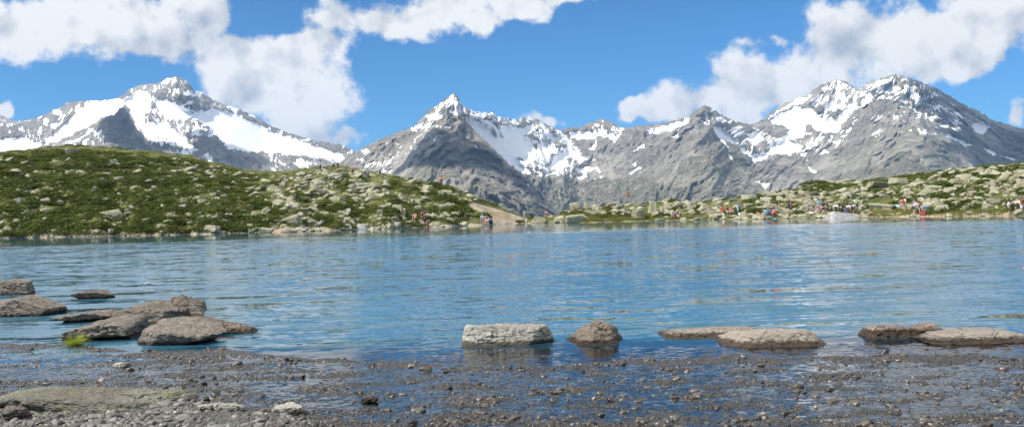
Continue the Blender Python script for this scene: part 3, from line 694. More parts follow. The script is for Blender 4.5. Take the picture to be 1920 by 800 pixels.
# ---- water
def mat_water():
    m, nt, out = newmat('lake_water')
    pos = nt.new('ShaderNodeNewGeometry').outputs['Position']
    sx = nt.new('ShaderNodeSeparateXYZ'); nt.link(pos, sx.inputs[0]); Y = sx.outputs[1]; X = sx.outputs[0]
    pr = nt.new('ShaderNodeMapping'); pr.inputs['Rotation'].default_value = (0, 0, math.radians(-4)); nt.link(pos, pr.inputs[0]); p = pr.outputs[0]
    def slope(vec, scale, ax, ay, detail=2, dist=0.0):
        c = nt.noise(vec, scale, detail, .5, dist, 1)
        return nt.scale(nt.vmath('SUBTRACT', c, (.5, .5, .5)), (ax, ay, 0))
    def fade(v, f):
        nd = nt.n.new('ShaderNodeVectorMath'); nd.operation = 'SCALE'; nt.link(v, nd.inputs[0]); nt.val(nd.inputs['Scale'], f); return nd.outputs[0]
    patch = nt.noise(nt.scale(p, (.05, .11, 1)), 1.0, 3, .5)
    gust = nt.mapr(patch, .32, .68, .45, 1.25)
    near = nt.mapr(Y, 9.9, 12, .04, 1); mid = nt.mapr(Y, 12, 32, .12, 1); calm = nt.mapr(nt.math('ADD', Y, nt.mapr(patch, .3, .7, -7, 7)), 58, 74, 1, .06)
    v1 = fade(slope(nt.scale(p, (.36, 2.2, 1)), 1.0, .14, .80, 3, .6), nt.math('MULTIPLY', near, nt.mapr(Y, 14, 34, 1, .5)))
    v2 = fade(slope(nt.scale(p, (1.2, 1.5, 1)), 1.3, .32, .85, 4, .5), nt.math('MULTIPLY', mid, gust))
    v2b = fade(slope(nt.scale(p, (.30, .42, 1)), 1.5, .16, .40, 3, .3), nt.math('MULTIPLY', nt.mapr(Y, 16, 40, 0, 1), gust))
    v3 = fade(slope(nt.scale(p, (2.2, 6.0, 1)), 1.8, .16, .42, 3, .4), near)
    v4 = fade(slope(nt.scale(pos, (.7, 1.3, 1)), 13, .22, .42, 3), nt.mapr(Y, 9.6, 10.7, 1, .04))
    tot = nt.vmath('ADD', nt.vmath('ADD', v1, v2), nt.vmath('ADD', v3, v2b))
    tot = nt.vmath('ADD', tot, fade(nt.vmath('ADD', (0, -.065, 0), (0, 0, 0)), near))
    tot = nt.vmath('ADD', fade(tot, calm), v4)
    nrm = nt.vmath('NORMALIZE', nt.vmath('ADD', tot, (0, 0, 1)))
    gl = nt.n.new('ShaderNodeBsdfGlossy'); gl.inputs['Roughness'].default_value = .03; gl.inputs['Color'].default_value = (1, 1, 1, 1); nt.link(nrm, gl.inputs['Normal'])
    tr = nt.n.new('ShaderNodeBsdfTransparent'); tr.inputs[0].default_value = (.62, .70, .68, 1)
    df = nt.n.new('ShaderNodeBsdfDiffuse'); nt.link(nt.mix(nt.mapr(patch, .3, .7), (.022, .090, .140), (.038, .124, .178)), df.inputs[0])
    body = nt.n.new('ShaderNodeMixShader'); nt.val(body.inputs[0], nt.mapr(Y, 9.9, 11.6, 0, 1)); nt.link(tr.outputs[0], body.inputs[1]); nt.link(df.outputs[0], body.inputs[2])
    fr = nt.n.new('ShaderNodeFresnel'); fr.inputs[0].default_value = 1.333; nt.link(nrm, fr.inputs['Normal'])
    mx = nt.n.new('ShaderNodeMixShader'); nt.link(fr.outputs[0], mx.inputs[0]); nt.link(body.outputs[0], mx.inputs[1]); nt.link(gl.outputs[0], mx.inputs[2])
    nt.link(mx.outputs[0], out.inputs['Surface'])
    return m
wv = np.array([[-220, 4.5, 0], [220, 4.5, 0], [260, 175, 0], [-260, 175, 0]], float)
tag(link('lake_water', mesh_np('lake_water', wv, [[0, 1, 2, 3]], mat_water(), False)), kind='structure')

# ------------------------------------------------------------------ foreground rocks, one by one
def shore_rock(x0, x1, ytop, ybase, label, mat, dep=.5, prof=None, seed=0, p=20, noise=.07, box=False, zb=0.0, planes=None, rot=0, nf=1.6, name='rock'):
    xc = (x0+x1)/2
    bx, D, _ = onplane(xc, ybase, zb)
    W = (x1-x0)/F*D; dp = W*dep
    Dm = D+dp*.55
    H = CH-(ytop-float(hor(xc)))/F*Dm-zb
    H = max(H, .03)
    r = np.random.default_rng(seed)
    if planes is None:
        if box: planes = [(1,0,.1,1),(-1,0,.05,1),(0,1,.1,1),(0,-1,.28,.95),(0,.05,1,1),(0,0,-1,1),(.7,-.7,.3,1.2),(-.7,-.7,.2,1.22)]+[(*(r.normal(size=3)*np.array([1, .8, .6])+np.array([0, 0, .3])), r.uniform(.98, 1.12)) for _ in range(7)]
        else: planes = [(a, b, c, h) for a, b, c, h in rplanes(r, 7)]
    P, Fc = hull(6, planes, p*2.4, noise*.6, nf*.8, seed*1.7, None)
    mn, mx = P.min(0), P.max(0); P = (P-mn)/(mx-mn)*2-1
    # plan rotation before fitting, so the outline stays irregular
    if rot:
        R = rotm(0, 0, rot); P = P@R.T; P[:, 0] /= np.abs(P[:, 0]).max(); P[:, 1] /= np.abs(P[:, 1]).max()
    u = (P[:, 0]+1)/2
    z = P[:, 2]*.5+.5                       # 0..1
    sink = .22; z = z*(1+sink)-sink
    if prof is not None:
        k = np.interp(u, [a for a, _ in prof], [b for _, b in prof]); z = np.where(z > 0, z*k, z)
    V = np.stack([P[:, 0]*W/2, P[:, 1]*dp/2, z*H], -1)
    V[:, 2] += (.016*fbm(V[:, 0]*9, V[:, 1]*9, V[:, 2]*9+seed, 5, gain=.6)+.010*ridged(V[:, 0]*7, V[:, 1]*16, V[:, 2]*20+seed, 4))*min(1, H*6)
    V[:, 1] += .020*fbm(V[:, 0]*12, V[:, 1]*12+5, V[:, 2]*18+seed, 5, gain=.6)
    o = link(name, mesh_np(name, V, Fc, mat), None, (bx, D+dp/2, zb))
    return tag(o, label, 'rock')
shore_rock(-30, 53, 524, 553, 'grey rounded rock out in the water, farther of the two at the left edge', M_SHOREROCK, .6, [(0,.7),(.5,1),(.9,.85),(1,.5)], 1)
shore_rock(-40, 90, 555, 594, 'grey peaked rock in the water, nearer of the two at the left edge', M_SHOREROCK, 0.7, [(0,.75),(.35,.9),(.5,1),(.7,.75),(1,.3)], 2)
shore_rock(122, 205, 546, 561, 'low flat brownish rock barely above the water', M_BROWNROCK, .5, [(0,.5),(.3,1),(.7,1),(1,.4)], 3)
shore_rock(92, 215, 583, 606, 'thin flat slab at the back of the left rock group', M_SHOREROCK, 0.8, [(0,.6),(.5,1),(1,.8)], 4)
shore_rock(285, 381, 552, 600, 'rugged dark rock at the back right of the left rock group', M_SHOREROCK, .7, [(0,.6),(.3,.9),(.5,1),(.85,.95),(1,.55)], 6, noise=.09, nf=2.4)
shore_rock(205, 335, 567, 609, 'sloping grey rock in the middle of the left rock group', M_SHOREROCK, 0.9, [(0,.75),(.4,1),(.75,.9),(1,.5)], 5)
shore_rock(92, 238, 592, 639, 'broad grey rock behind the grass tuft', M_SHOREROCK, 0.85, [(0,.55),(.3,.85),(.6,1),(.9,.9),(1,.6)], 7, noise=.06)
shore_rock(326, 392, 592, 618, 'small pale brown rock wedged behind the smooth rock', M_BROWNROCK, .8, [(0,.9),(.5,1),(1,.7)], 8)
shore_rock(366, 474, 596, 626, 'dark pointed wedge rock reaching right into the water', M_BROWNROCK, 0.5, [(0,1),(.35,.8),(.7,.45),(1,.05)], 9, box=True, p=22)
shore_rock(235, 399, 600, 649, 'large smooth oval rock at the front of the left rock group', M_SHOREROCK, 0.85, [(0,.8),(.25,1),(.55,.95),(.85,.7),(1,.4)], 10, noise=.05, p=14)
shore_rock(863, 1045, 608, 648, 'long whitish block of rock standing in the shallow water', M_WHITEROCK, 0.45, [(0,.72),(.07,.98),(.3,1),(.75,.97),(1,.82)], 12, box=True, noise=.05, nf=2.6, p=14)
shore_rock(1064, 1178, 605, 647, 'pointed brown rock right of the whitish block', M_BROWNROCK, 0.8, [(0,.12),(.2,.5),(.42,.85),(.56,1),(.7,.92),(.92,.6),(1,.3)], 13, noise=.04, p=12,
   planes=[(1,-.2,.2,.9),(-1,-.2,.3,.9),(0,1,.1,.9),(.2,-1,.35,.85),(-.3,-.8,.6,.9),(0,0,1,.9),(0,0,-1,.8),(.6,-.7,.3,.95)])
shore_rock(1246, 1450, 615, 633, 'long thin flat slab in the water, behind another slab', M_SLABROCK, 0.5, [(0,.55),(.1,.75),(.5,.9),(.9,1),(1,.75)], 14, box=True, noise=.03, p=14)
shore_rock(1364, 1563, 618, 650, 'broad flat slab with a wet dark front, overlapping the thin slab', M_SLABROCK, 0.75, [(0,.35),(.25,.75),(.5,.85),(.8,1),(.95,.95),(1,.6)], 15, box=True, noise=.035, p=12)
shore_rock(1628, 1782, 606, 632, 'dark undercut slab with a thin raised end, in the water near the right edge', M_DARKSLAB, 0.4, [(0,.85),(.15,1),(.4,.8),(.6,.65),(.85,.95),(.95,1),(1,.7)], 16, box=True, noise=.06, p=12)
shore_rock(1750, 1965, 619, 644, 'flat pale brown slab lying at the right edge of the water', M_SLABROCK, 0.6, [(0,.45),(.2,.8),(.5,1),(1,.9)], 17, box=True, noise=.05, p=10)
shore_rock(-60, 325, 728, 776, 'long low slab half buried in gravel, with yellow green lichen', M_LICHROCK, .42, [(0,.6),(.2,.95),(.35,1),(.5,.75),(.75,.55),(1,.35)], 18, noise=.035, p=5, zb=.02)
shore_rock(495, 572, 757, 778, 'flat pale stone sunk in the gravel at the bottom left', M_WHITEROCK, .5, [(0,.6),(.5,1),(1,.6)], 19, noise=.04, p=6, zb=.01)
shore_rock(-6, 44, 762, 788, 'round dark grey stone in front of the lichen slab at the left edge', M_SHOREROCK, .8, None, 20, noise=.04, p=5, zb=.03)
shore_rock(396, 452, 753, 776, 'pale greenish stone beside the end of the lichen slab', M_WHITEROCK, .7, None, 21, noise=.06, p=8, zb=.02)
shore_rock(360, 398, 756, 772, 'pale stone just right of the lichen slab, under a dark stone', M_WHITEROCK, .7, None, 23, noise=.06, p=8, zb=.02)
shore_rock(672, 708, 744, 755, 'dark brown wet stone lying in the puddle', M_BROWNROCK, .5, None, 22, noise=.07, p=8)
shore_rock(208, 240, 679, 687, 'small white flat stone on the dark mud', M_PALEFAR, .6, None, 24, noise=.04, p=5)

# grass tuft among the left rocks
x, y, z = onplane(142, 649, 0)
root = link('grass_tuft', None, None, (x, y, .0)); tag(root, 'bright yellow green tuft of grass in front of the broad grey rock', 'grass tuft')
SV, SF, off = [], [], 0; r = np.random.default_rng(5)
for i in range(260):
    a = r.uniform(0, 6.28); L = r.uniform(.12, .27); sp = r.uniform(.1, 1.0)**.8; b0 = np.array([math.cos(a)*.05*r.random()*2, math.sin(a)*.04, 0])
    dirx = np.array([math.cos(a), math.sin(a), 0]); side = np.array([-math.sin(a), math.cos(a), 0])*.0032
    pts = [b0+dirx*(L*sp*q*.95)+np.array([0, 0, L*(q-(sp*.75)*q*q)]) for q in (0, .35, .7, 1)]
    for j, pnt in enumerate(pts):
        ww = (1, .9, .6, .12)[j]; SV += [pnt-side*ww, pnt+side*ww]
    for j in range(3): SF.append([off+2*j, off+2*j+1, off+2*j+3, off+2*j+2])
    off += 8
link('blades', mesh_np('blades', np.array(SV), np.array(SF), M_TUFT, False), root)

# pebbles: the larger ones each on its own, the rest as gravel
def mat_pebble(name, a, b, c3, rough):
    m, nt, out = newmat(name)
    pos = nt.new('ShaderNodeNewGeometry').outputs['Position']
    vo = nt.new('ShaderNodeTexVoronoi'); vo.inputs['Scale'].default_value = 14; nt.link(pos, vo.inputs['Vector'])
    sp = nt.new('ShaderNodeSeparateColor'); nt.link(vo.outputs['Color'], sp.inputs[0])
    rnd = nt.new('ShaderNodeAttribute', attribute_name='tint').outputs['Fac']
    rn2 = nt.new('ShaderNodeObjectInfo').outputs['Random']
    t = nt.math('FRACT', nt.math('ADD', rnd, rn2))
    c = nt.mix(nt.mapr(t, 0, .75, 0, 1, False), a, b); c = nt.mix(nt.mapr(t, .965, .985), c, c3)
    c = nt.mix(nt.mapr(nt.noise(pos, 60, 4, .7), .35, .75, 0, .5), c, tuple(q*.4 for q in a))
    pbr(nt, out, c, rough, nt.bump(nt.noise(pos, 90, 4, .6), .6, .006), .5)
    return m
M_PWET = mat_pebble('wet_pebble', (.022, .019, .015), (.10, .085, .068), (.34, .28, .21), .22)
M_PDRY = mat_pebble('dry_pebble', (.06, .056, .048), (.22, .21, .185), (.46, .45, .42), .6)
plow = []
for k in range(8):
    r = np.random.default_rng(300+k)
    P, Fc = hull(2, rplanes(r, 4), 6, .10, 1.4, k*2.7); P /= np.abs(P).max(); plow.append((P, Fc))
phi_wet, phi_dry = [], []
for k in range(8):
    r = np.random.default_rng(300+k)
    P, Fc = hull(3, rplanes(r, 4), 7, .09, 1.4, k*2.7); P /= np.abs(P).max()
    phi_wet.append(mesh_np('stone', P, Fc, M_PWET, True, {'tint': np.full(len(P), k/8)})); phi_dry.append(mesh_np('stone', P, Fc, M_PDRY, True, {'tint': np.full(len(P), k/8)}))
items = []
rr = np.random.default_rng(909)
NP_ = 60000
ppx = rr.uniform(-120, 2040, NP_); ppy = 640+172*rr.random(NP_)**.8
aa, bb = raydir(ppx, ppy); py_ = -CH/bb; px_ = aa*py_
pz, pd, pin, _l = near_shape(ppx, ppy); cl = fbm(px_*2.0, py_*2.0, 7, 3); pz = pz+pin*.0125*fbm(px_*1.5, py_*4.2, 1.0, 4)
dens = (.16+.45*(pz > -.004)+.9*pd)*np.clip(.7+cl*1.9, .03, 2.2)*.95
keep = (pin > .4) & (rr.random(NP_) < dens)
for x, y, z, d, px, py in zip(px_[keep], py_[keep], pz[keep], pd[keep], ppx[keep], ppy[keep]):
    s = .0045+.015*rr.random()**2.6+.034*rr.random()**14
    if d > .5: s *= 1.1
    items.append((s, x, y, z, d, px, py))
items.sort(reverse=True)
G = {0: [[], [], 0, []], 1: [[], [], 0, []]}
for i, (s, x, y, z, d, px, py) in enumerate(items):
    k = rr.integers(8); sc = np.array([s*rr.uniform(.9, 1.5), s*rr.uniform(.8, 1.2), s*rr.uniform(.4, .85)])
    e = (rr.normal()*.3, rr.normal()*.3, rr.uniform(0, 6.28)); isdry = 1 if d+rr.normal()*.15 > .5 else 0
    zc = z+sc[2]*.12+.001
    if i < 200:
        o = link('stone', (phi_dry if isdry else phi_wet)[k]); o.location = (x, y, zc); o.scale = sc; o.rotation_euler = e
        if isdry: tag(o, 'pale dry stone lying on the gravel at the bottom left', 'stone', 'dry stones in the corner gravel')
        elif px < 700: tag(o, 'dark wet stone on the muddy gravel at the left of the near shore', 'stone', 'wet stones on the left mud')
        else: tag(o, 'dark wet stone poking out of the thin film of water on the near shore', 'stone', 'wet stones in the shallow film')
    else:
        P, Fc = plow[k]; g = G[isdry]; R = rotm(*e)
        g[0].append((P*sc)@R.T+np.array([x, y, zc])); g[1].append(Fc+g[2]); g[2] += len(P); g[3].append(np.full(len(P), rr.random()))
tag(link('gravel', mesh_np('gravel', np.vstack(G[0][0]), np.vstack(G[0][1]), M_PWET, True, {'tint': np.concatenate(G[0][3])})), 'dark wet gravel along the near shore', 'gravel', kind='stuff')
tag(link('gravel', mesh_np('gravel', np.vstack(G[1][0]), np.vstack(G[1][1]), M_PDRY, True, {'tint': np.concatenate(G[1][3])})), 'pale dry gravel in the bottom left corner', 'gravel', kind='stuff')

# ------------------------------------------------------------------ people
def V3(*a): return Vector(a)
def pose(kind):
    """joints (metres, 1.72 m tall, facing -Y, standing point at the origin)"""
    J = {}
    if kind in ('stand', 'walk', 'camera', 'armup'):
        J = dict(pel=(0,0,.93), wai=(0,0,1.08), che=(0,0,1.30), nec=(0,.0,1.46), hea=(0,-.02,1.56), top=(0,-.01,1.66))
        for s, n in ((-1, 'l'), (1, 'r')):
            J['hip'+n] = (.09*s,0,.90); J['kne'+n] = (.10*s,-.02,.49); J['ank'+n] = (.10*s,.01,.09); J['toe'+n] = (.12*s,-.15,.03)
            J['sho'+n] = (.175*s,.01,1.40); J['elb'+n] = (.235*s,.03,1.13); J['wri'+n] = (.24*s,-.06,.89); J['han'+n] = (.235*s,-.09,.81)
        if kind == 'walk':
            J['knel'] = (-.10,-.20,.52); J['ankl'] = (-.10,-.22,.12); J['toel'] = (-.11,-.38,.07); J['kner'] = (.1,.06,.48); J['ankr'] = (.1,.28,.14); J['toer'] = (.11,.16,.03)
            J['elbl'] = (-.25,.12,1.14); J['wril'] = (-.25,.05,.92); J['hanl'] = (-.24,.02,.85); J['wrir'] = (.24,-.2,.98); J['hanr'] = (.23,-.27,.94)
        if kind == 'camera':
            for s, n in ((-1, 'l'), (1, 'r')): J['elb'+n] = (.25*s,-.22,1.27); J['wri'+n] = (.10*s,-.30,1.50); J['han'+n] = (.06*s,-.31,1.57)
        if kind == 'armup':
            J['elbr'] = (.30,-.05,1.55); J['wrir'] = (.22,-.08,1.80); J['hanr'] = (.20,-.09,1.88)
            J['kner'] = (.2,-.05,.49); J['ankr'] = (.28,0,.09); J['toer'] = (.32,-.14,.03); J['knel'] = (-.2,-.05,.49); J['ankl'] = (-.28,0,.09); J['toel'] = (-.32,-.14,.03)
    if kind == 'bend':
        J = dict(pel=(0,.12,.90), wai=(0,.02,1.0), che=(0,-.20,1.08), nec=(0,-.36,1.12), hea=(0,-.46,1.10), top=(0,-.55,1.09))
        for s, n in ((-1, 'l'), (1, 'r')):
            J['hip'+n] = (.09*s,.12,.87); J['kne'+n] = (.10*s,.02,.48); J['ank'+n] = (.11*s,.06,.09); J['toe'+n] = (.12*s,-.1,.03)
            J['sho'+n] = (.17*s,-.30,1.10); J['elb'+n] = (.2*s,-.34,.83); J['wri'+n] = (.15*s,-.40,.60); J['han'+n] = (.14*s,-.42,.52)
    if kind == 'sit':
        J = dict(pel=(0,.05,.14), wai=(0,.08,.30), che=(0,.02,.52), nec=(0,-.04,.68), hea=(0,-.08,.78), top=(0,-.09,.88))
        for s, n in ((-1, 'l'), (1, 'r')):
            J['hip'+n] = (.10*s,.0,.13); J['kne'+n] = (.15*s,-.36,.42); J['ank'+n] = (.13*s,-.52,.08); J['toe'+n] = (.14*s,-.68,.03)
            J['sho'+n] = (.17*s,.0,.62); J['elb'+n] = (.24*s,-.2,.47); J['wri'+n] = (.12*s,-.38,.44); J['han'+n] = (.08*s,-.44,.47)
    if kind == 'perch':   # seated on a stone
        J = dict(pel=(0,.05,.50), wai=(0,.08,.66), che=(0,.02,.87), nec=(0,-.04,1.03), hea=(0,-.08,1.13), top=(0,-.09,1.23))
        for s, n in ((-1, 'l'), (1, 'r')):
            J['hip'+n] = (.10*s,.0,.48); J['kne'+n] = (.15*s,-.38,.50); J['ank'+n] = (.15*s,-.42,.09); J['toe'+n] = (.16*s,-.57,.03)
            J['sho'+n] = (.17*s,.0,.97); J['elb'+n] = (.24*s,-.12,.74); J['wri'+n] = (.16*s,-.34,.60); J['han'+n] = (.13*s,-.42,.58)
    if kind == 'recline':
        J = dict(pel=(0,.05,.13), wai=(.0,.20,.24), che=(0,.38,.42), nec=(0,.48,.56), hea=(0,.48,.67), top=(0,.47,.77))
        for s, n in ((-1, 'l'), (1, 'r')):
            J['hip'+n] = (.10*s,.0,.12); J['kne'+n] = (.12*s,-.42,.22 if s > 0 else .40); J['ank'+n] = (.12*s,-.82 if s > 0 else -.62,.08); J['toe'+n] = (.12*s,-.88 if s > 0 else -.76,.2 if s > 0 else .04)
            J['sho'+n] = (.17*s,.43,.50); J['elb'+n] = (.27*s,.58,.27); J['wri'+n] = (.27*s,.62,.05); J['han'+n] = (.27*s,.54,.03)
    if kind == 'squat':
        J = dict(pel=(0,.16,.30), wai=(0,.10,.46), che=(0,-.06,.66), nec=(0,-.18,.78), hea=(0,-.26,.83), top=(0,-.33,.88))
        for s, n in ((-1, 'l'), (1, 'r')):
            J['hip'+n] = (.10*s,.12,.30); J['kne'+n] = (.18*s,-.26,.46); J['ank'+n] = (.13*s,-.06,.09); J['toe'+n] = (.15*s,-.22,.03)
            J['sho'+n] = (.17*s,-.12,.74); J['elb'+n] = (.24*s,-.30,.55); J['wri'+n] = (.14*s,-.45,.36); J['han'+n] = (.12*s,-.5,.29)
    return {k: Vector(v) for k, v in J.items()}
RAD = dict(pel=.135,wai=.125,che=.14,nec=.055,hea=.088,top=.075,hip=.10,kne=.058,ank=.038,toe=.035,sho=.062,elb=.042,wri=.028,han=.033)
def skin(name, J, chain, rad, root, mat, sub=1):
    names = []
    for a, b in chain:
        for q in (a, b):
            if q not in names: names.append(q)
    names.remove(root); names.insert(0, root)
    me = bpy.data.meshes.new('tmp'); me.from_pydata([J[n] for n in names], [(names.index(a), names.index(b)) for a, b in chain], [])
    o = bpy.data.objects.new('tmp', me); COL.objects.link(o)
    m = o.modifiers.new('s', 'SKIN'); m.use_smooth_shade = True; sv = me.skin_vertices[0].data
    for i, n in enumerate(names):
        r = rad[n] if n in rad else rad[n[:3]]; sv[i].radius = r if isinstance(r, tuple) else (r, r)
        sv[i].use_root = (i == 0)
    if sub:
        s = o.modifiers.new('u', 'SUBSURF'); s.levels = sub; s.render_levels = sub
    dg = bpy.context.evaluated_depsgraph_get(); dg.update()
    nm = bpy.data.meshes.new_from_object(o.evaluated_get(dg)); nm.name = name
    bpy.data.objects.remove(o); bpy.data.meshes.remove(me)
    V = np.empty(len(nm.vertices)*3, np.float32); nm.vertices.foreach_get('co', V)
    return V.reshape(-1, 3), [tuple(p.vertices) for p in nm.polygons]
def tube(pts, rads, n=6):
    V = []; Fc = []
    for i, (p, r) in enumerate(zip(pts, rads)):
        d = (pts[min(i+1, len(pts)-1)]-pts[max(i-1, 0)]).normalized(); a = d.orthogonal().normalized(); b = d.cross(a)
        V += [tuple(p+a*r*math.cos(6.2832*k/n)+b*r*math.sin(6.2832*k/n)) for k in range(n)]
    for i in range(len(pts)-1):
        for k in range(n): Fc.append((i*n+k, i*n+(k+1) % n, (i+1)*n+(k+1) % n, (i+1)*n+k))
    Fc.append(tuple(range(n))[::-1]); Fc.append(tuple((len(pts)-1)*n+k for k in range(n)))
    return V, Fc
def ball(c, r, sub=2):
    V, Fc = ICO[sub]; return [tuple(Vector(c)+Vector((v[0]*r[0], v[1]*r[1], v[2]*r[2]))) for v in V], [tuple(f) for f in Fc]
def combine(parts):
    V, Fc, o = [], [], 0
    for v, f in parts:
        V += [tuple(map(float, q)) for q in v]; Fc += [tuple(int(i)+o for i in t) for t in f]; o += len(v)
    return V, Fc
def pymesh(name, V, Fc):
    me = bpy.data.meshes.new(name); me.from_pydata(V, [], Fc); me.update()
    me.polygons.foreach_set('use_smooth', np.ones(len(me.polygons), bool)); me.materials.append(None); return me
_cache = {}
def person_meshes(kind):
    if kind in _cache: return _cache[kind]
    J = pose(kind)
    ch = [('pel','wai'),('wai','che'),('che','nec'),('nec','hea'),('hea','top')]
    for n in 'lr': ch += [('pel','hip'+n),('hip'+n,'kne'+n),('kne'+n,'ank'+n),('ank'+n,'toe'+n),('che','sho'+n),('sho'+n,'elb'+n),('elb'+n,'wri'+n),('wri'+n,'han'+n)]
    parts = [skin('body', J, ch, RAD, 'pel', None)]
    hd = J['hea']*.5+J['top']*.5; fwd = Vector((0, -1, 0))
    if kind == 'bend': fwd = Vector((0, -.3, -1)).normalized()
    up = (J['top']-J['hea']).normalized(); side = fwd.cross(up).normalized(); fwd = up.cross(side).normalized()
    if fwd.y > 0 and kind != 'bend': fwd = -fwd
    hd = J['hea']+up*.03
    parts.append(tube([hd+fwd*.085+up*.01, hd+fwd*.112-up*.02], [.010, .013]))
    for s in (-1, 1):
        parts.append(ball(hd+side*s*.093, (.014, .022, .030), 1)); parts.append(ball(hd+fwd*.086+side*s*.033+up*.018, (.012, .010, .008), 1))
    parts.append(ball(hd+fwd*.088-up*.045, (.024, .010, .008), 1))
    for n, s in (('l', -1), ('r', 1)):
        w, h = J['wri'+n], J['han'+n]; d = (h-w).normalized(); sd = d.cross(Vector((1, 0, 0))); sd = sd.normalized() if sd.length > .2 else Vector((0, 1, 0)); pn = d.cross(sd).normalized()
        for q, L in ((-.027, .062), (-.009, .074), (.009, .070), (.026, .055)):
            b = h+sd*q+d*.005; parts.append(tube([b, b+d*L*.55+pn*.004*s, b+d*L*.9-pn*.022*s], [.0095, .0085, .007], 5))
        b = w.lerp(h, .45)-sd*.03; parts.append(tube([b, b-sd*.028+d*.025, b-sd*.030+d*.055], [.011, .010, .008], 5))
    body = pymesh('body', *combine(parts))
    k = .018
    J2 = dict(J)
    for n in 'lr':
        J2['ele'+n] = J['sho'+n].lerp(J['elb'+n], .75); J2['thi'+n] = J['hip'+n].lerp(J['kne'+n], .75); J2['cuf'+n] = J['kne'+n].lerp(J['ank'+n], .9)
    R2 = dict(pel=.15,wai=.145,che=.16,nec=.07,hip=.118,kne=.078,sho=.082,ele=.068,thi=.092,cuf=.062,elb=.058,ank=.05,toe=.043)
    J2['low'] = J['pel'].lerp(J['wai'], .5); R2['low'] = .15; J2['col'] = J['che'].lerp(J['nec'], .75); R2['col'] = .07
    sh = [('low','wai'),('wai','che'),('che','col')]; 
    for n in 'lr': sh += [('che','sho'+n),('sho'+n,'ele'+n)]
    shirt = pymesh('shirt', *skin('shirt', J2, sh, R2, 'che', None))
    tr = [('low','pel')]; so = [('low','pel')]
    for n in 'lr': tr += [('pel','hip'+n),('hip'+n,'kne'+n),('kne'+n,'cuf'+n)]; so += [('pel','hip'+n),('hip'+n,'thi'+n)]
    trousers = pymesh('trousers', *skin('trousers', J2, tr, R2, 'pel', None)); shorts = pymesh('shorts', *skin('shorts', J2, so, R2, 'pel', None))
    # hair: a shell over the crown and back of the head
    V, Fc = ICO[3]; hv, keep = [], []
    for v in V:
        a = side*v[0]+fwd*v[1]+up*v[2]; hv.append(tuple(hd+up*.022+side*v[0]*.108+fwd*v[1]*.112+up*v[2]*.125))
    for f in Fc:
        c = V[f].mean(0)
        if c[2] > .25 or (c[1] < -.05 and c[2] > -.55): keep.append(tuple(f))
    hair = pymesh('hair', hv, keep)
    capf = [tuple(f) for f in Fc if V[f].mean(0)[2] > .12]
    brim = [tuple(hd+up*.045+fwd*(.09+.10*b)+side*a*(.085-.03*b)) for a, b in ((-1, 0), (1, 0), (.7, 1), (-.7, 1))]
    brim2 = [tuple(Vector(b)-up*.008) for b in brim]
    cv, cf = combine([(([tuple(hd+up*.024+side*v[0]*.114+fwd*v[1]*.118+up*v[2]*.128) for v in V]), capf), (brim+brim2, [(0, 1, 2, 3), (7, 6, 5, 4), (0, 4, 5, 1), (1, 5, 6, 2), (2, 6, 7, 3), (3, 7, 4, 0)])])
    cap = pymesh('cap', cv, cf)
    shoes = [pymesh('shoe', *combine([ball(J['ank'+n].lerp(J['toe'+n], .55)+Vector((0, 0, .0)), (.052, .13, .052), 2)])) for n in 'lr']
    _cache[kind] = dict(body=body, shirt=shirt, trousers=trousers, shorts=shorts, hair=hair, cap=cap, shoe=shoes, J=J, chest=J['che'], back=-fwd)
    return _cache[kind]
CLR = dict(skin=(.44,.29,.22), tan=(.33,.21,.15), lblue=(.36,.52,.66), white=(.78,.78,.78), black=(.022,.022,.026), navy=(.03,.04,.10), red=(.42,.07,.07), dred=(.30,.04,.07), pink=(.50,.24,.26), blue=(.09,.18,.36), cyan=(.08,.30,.46),
   yellow=(.65,.40,.03), grey=(.22,.21,.20), purple=(.10,.07,.18), orange=(.50,.20,.10), green=(.20,.32,.09), brown=(.10,.05,.03), lilac=(.50,.42,.66), khaki=(.24,.21,.15), teal=(.10,.35,.38), blond=(.42,.28,.12), dhair=(.03,.02,.015))
def fab(n): return plain('cloth_'+n if n not in ('skin', 'tan', 'dhair', 'blond') else n+'_tone', CLR[n], .85, .12)
def person(px, py, label, kind='stand', yaw=0, top='white', bottom='trousers', bcol='black', hair='dhair', cap=None, skin_='skin', scale=1.0, dz=0.0, lift=None, shoes=True):
    x, y, z, t = hill_at(px, py)
    z = max(z, -.25)
    M = person_meshes(kind)
    def add(nm, me, col, parent=None):
        o = link(nm, me, parent); o.material_slots[0].link = 'OBJECT'; o.material_slots[0].material = fab(col); return o
    root = link('person', None, None, (x, y, z+dz)); root.rotation_euler = (0, 0, math.radians(yaw)); root.scale = (scale,)*3
    tag(root, label, 'person')
    b = add('body', M['body'], skin_, root)
    if top: add('shirt', M['shirt'], top, root)
    if bottom: add(bottom, M[bottom], bcol, root)
    if cap: add('cap', M['cap'], cap, root)
    else: add('hair', M['hair'], hair, root)
    if shoes:
        for s in M['shoe']: add('shoe', s, 'grey', root)
    return root, M
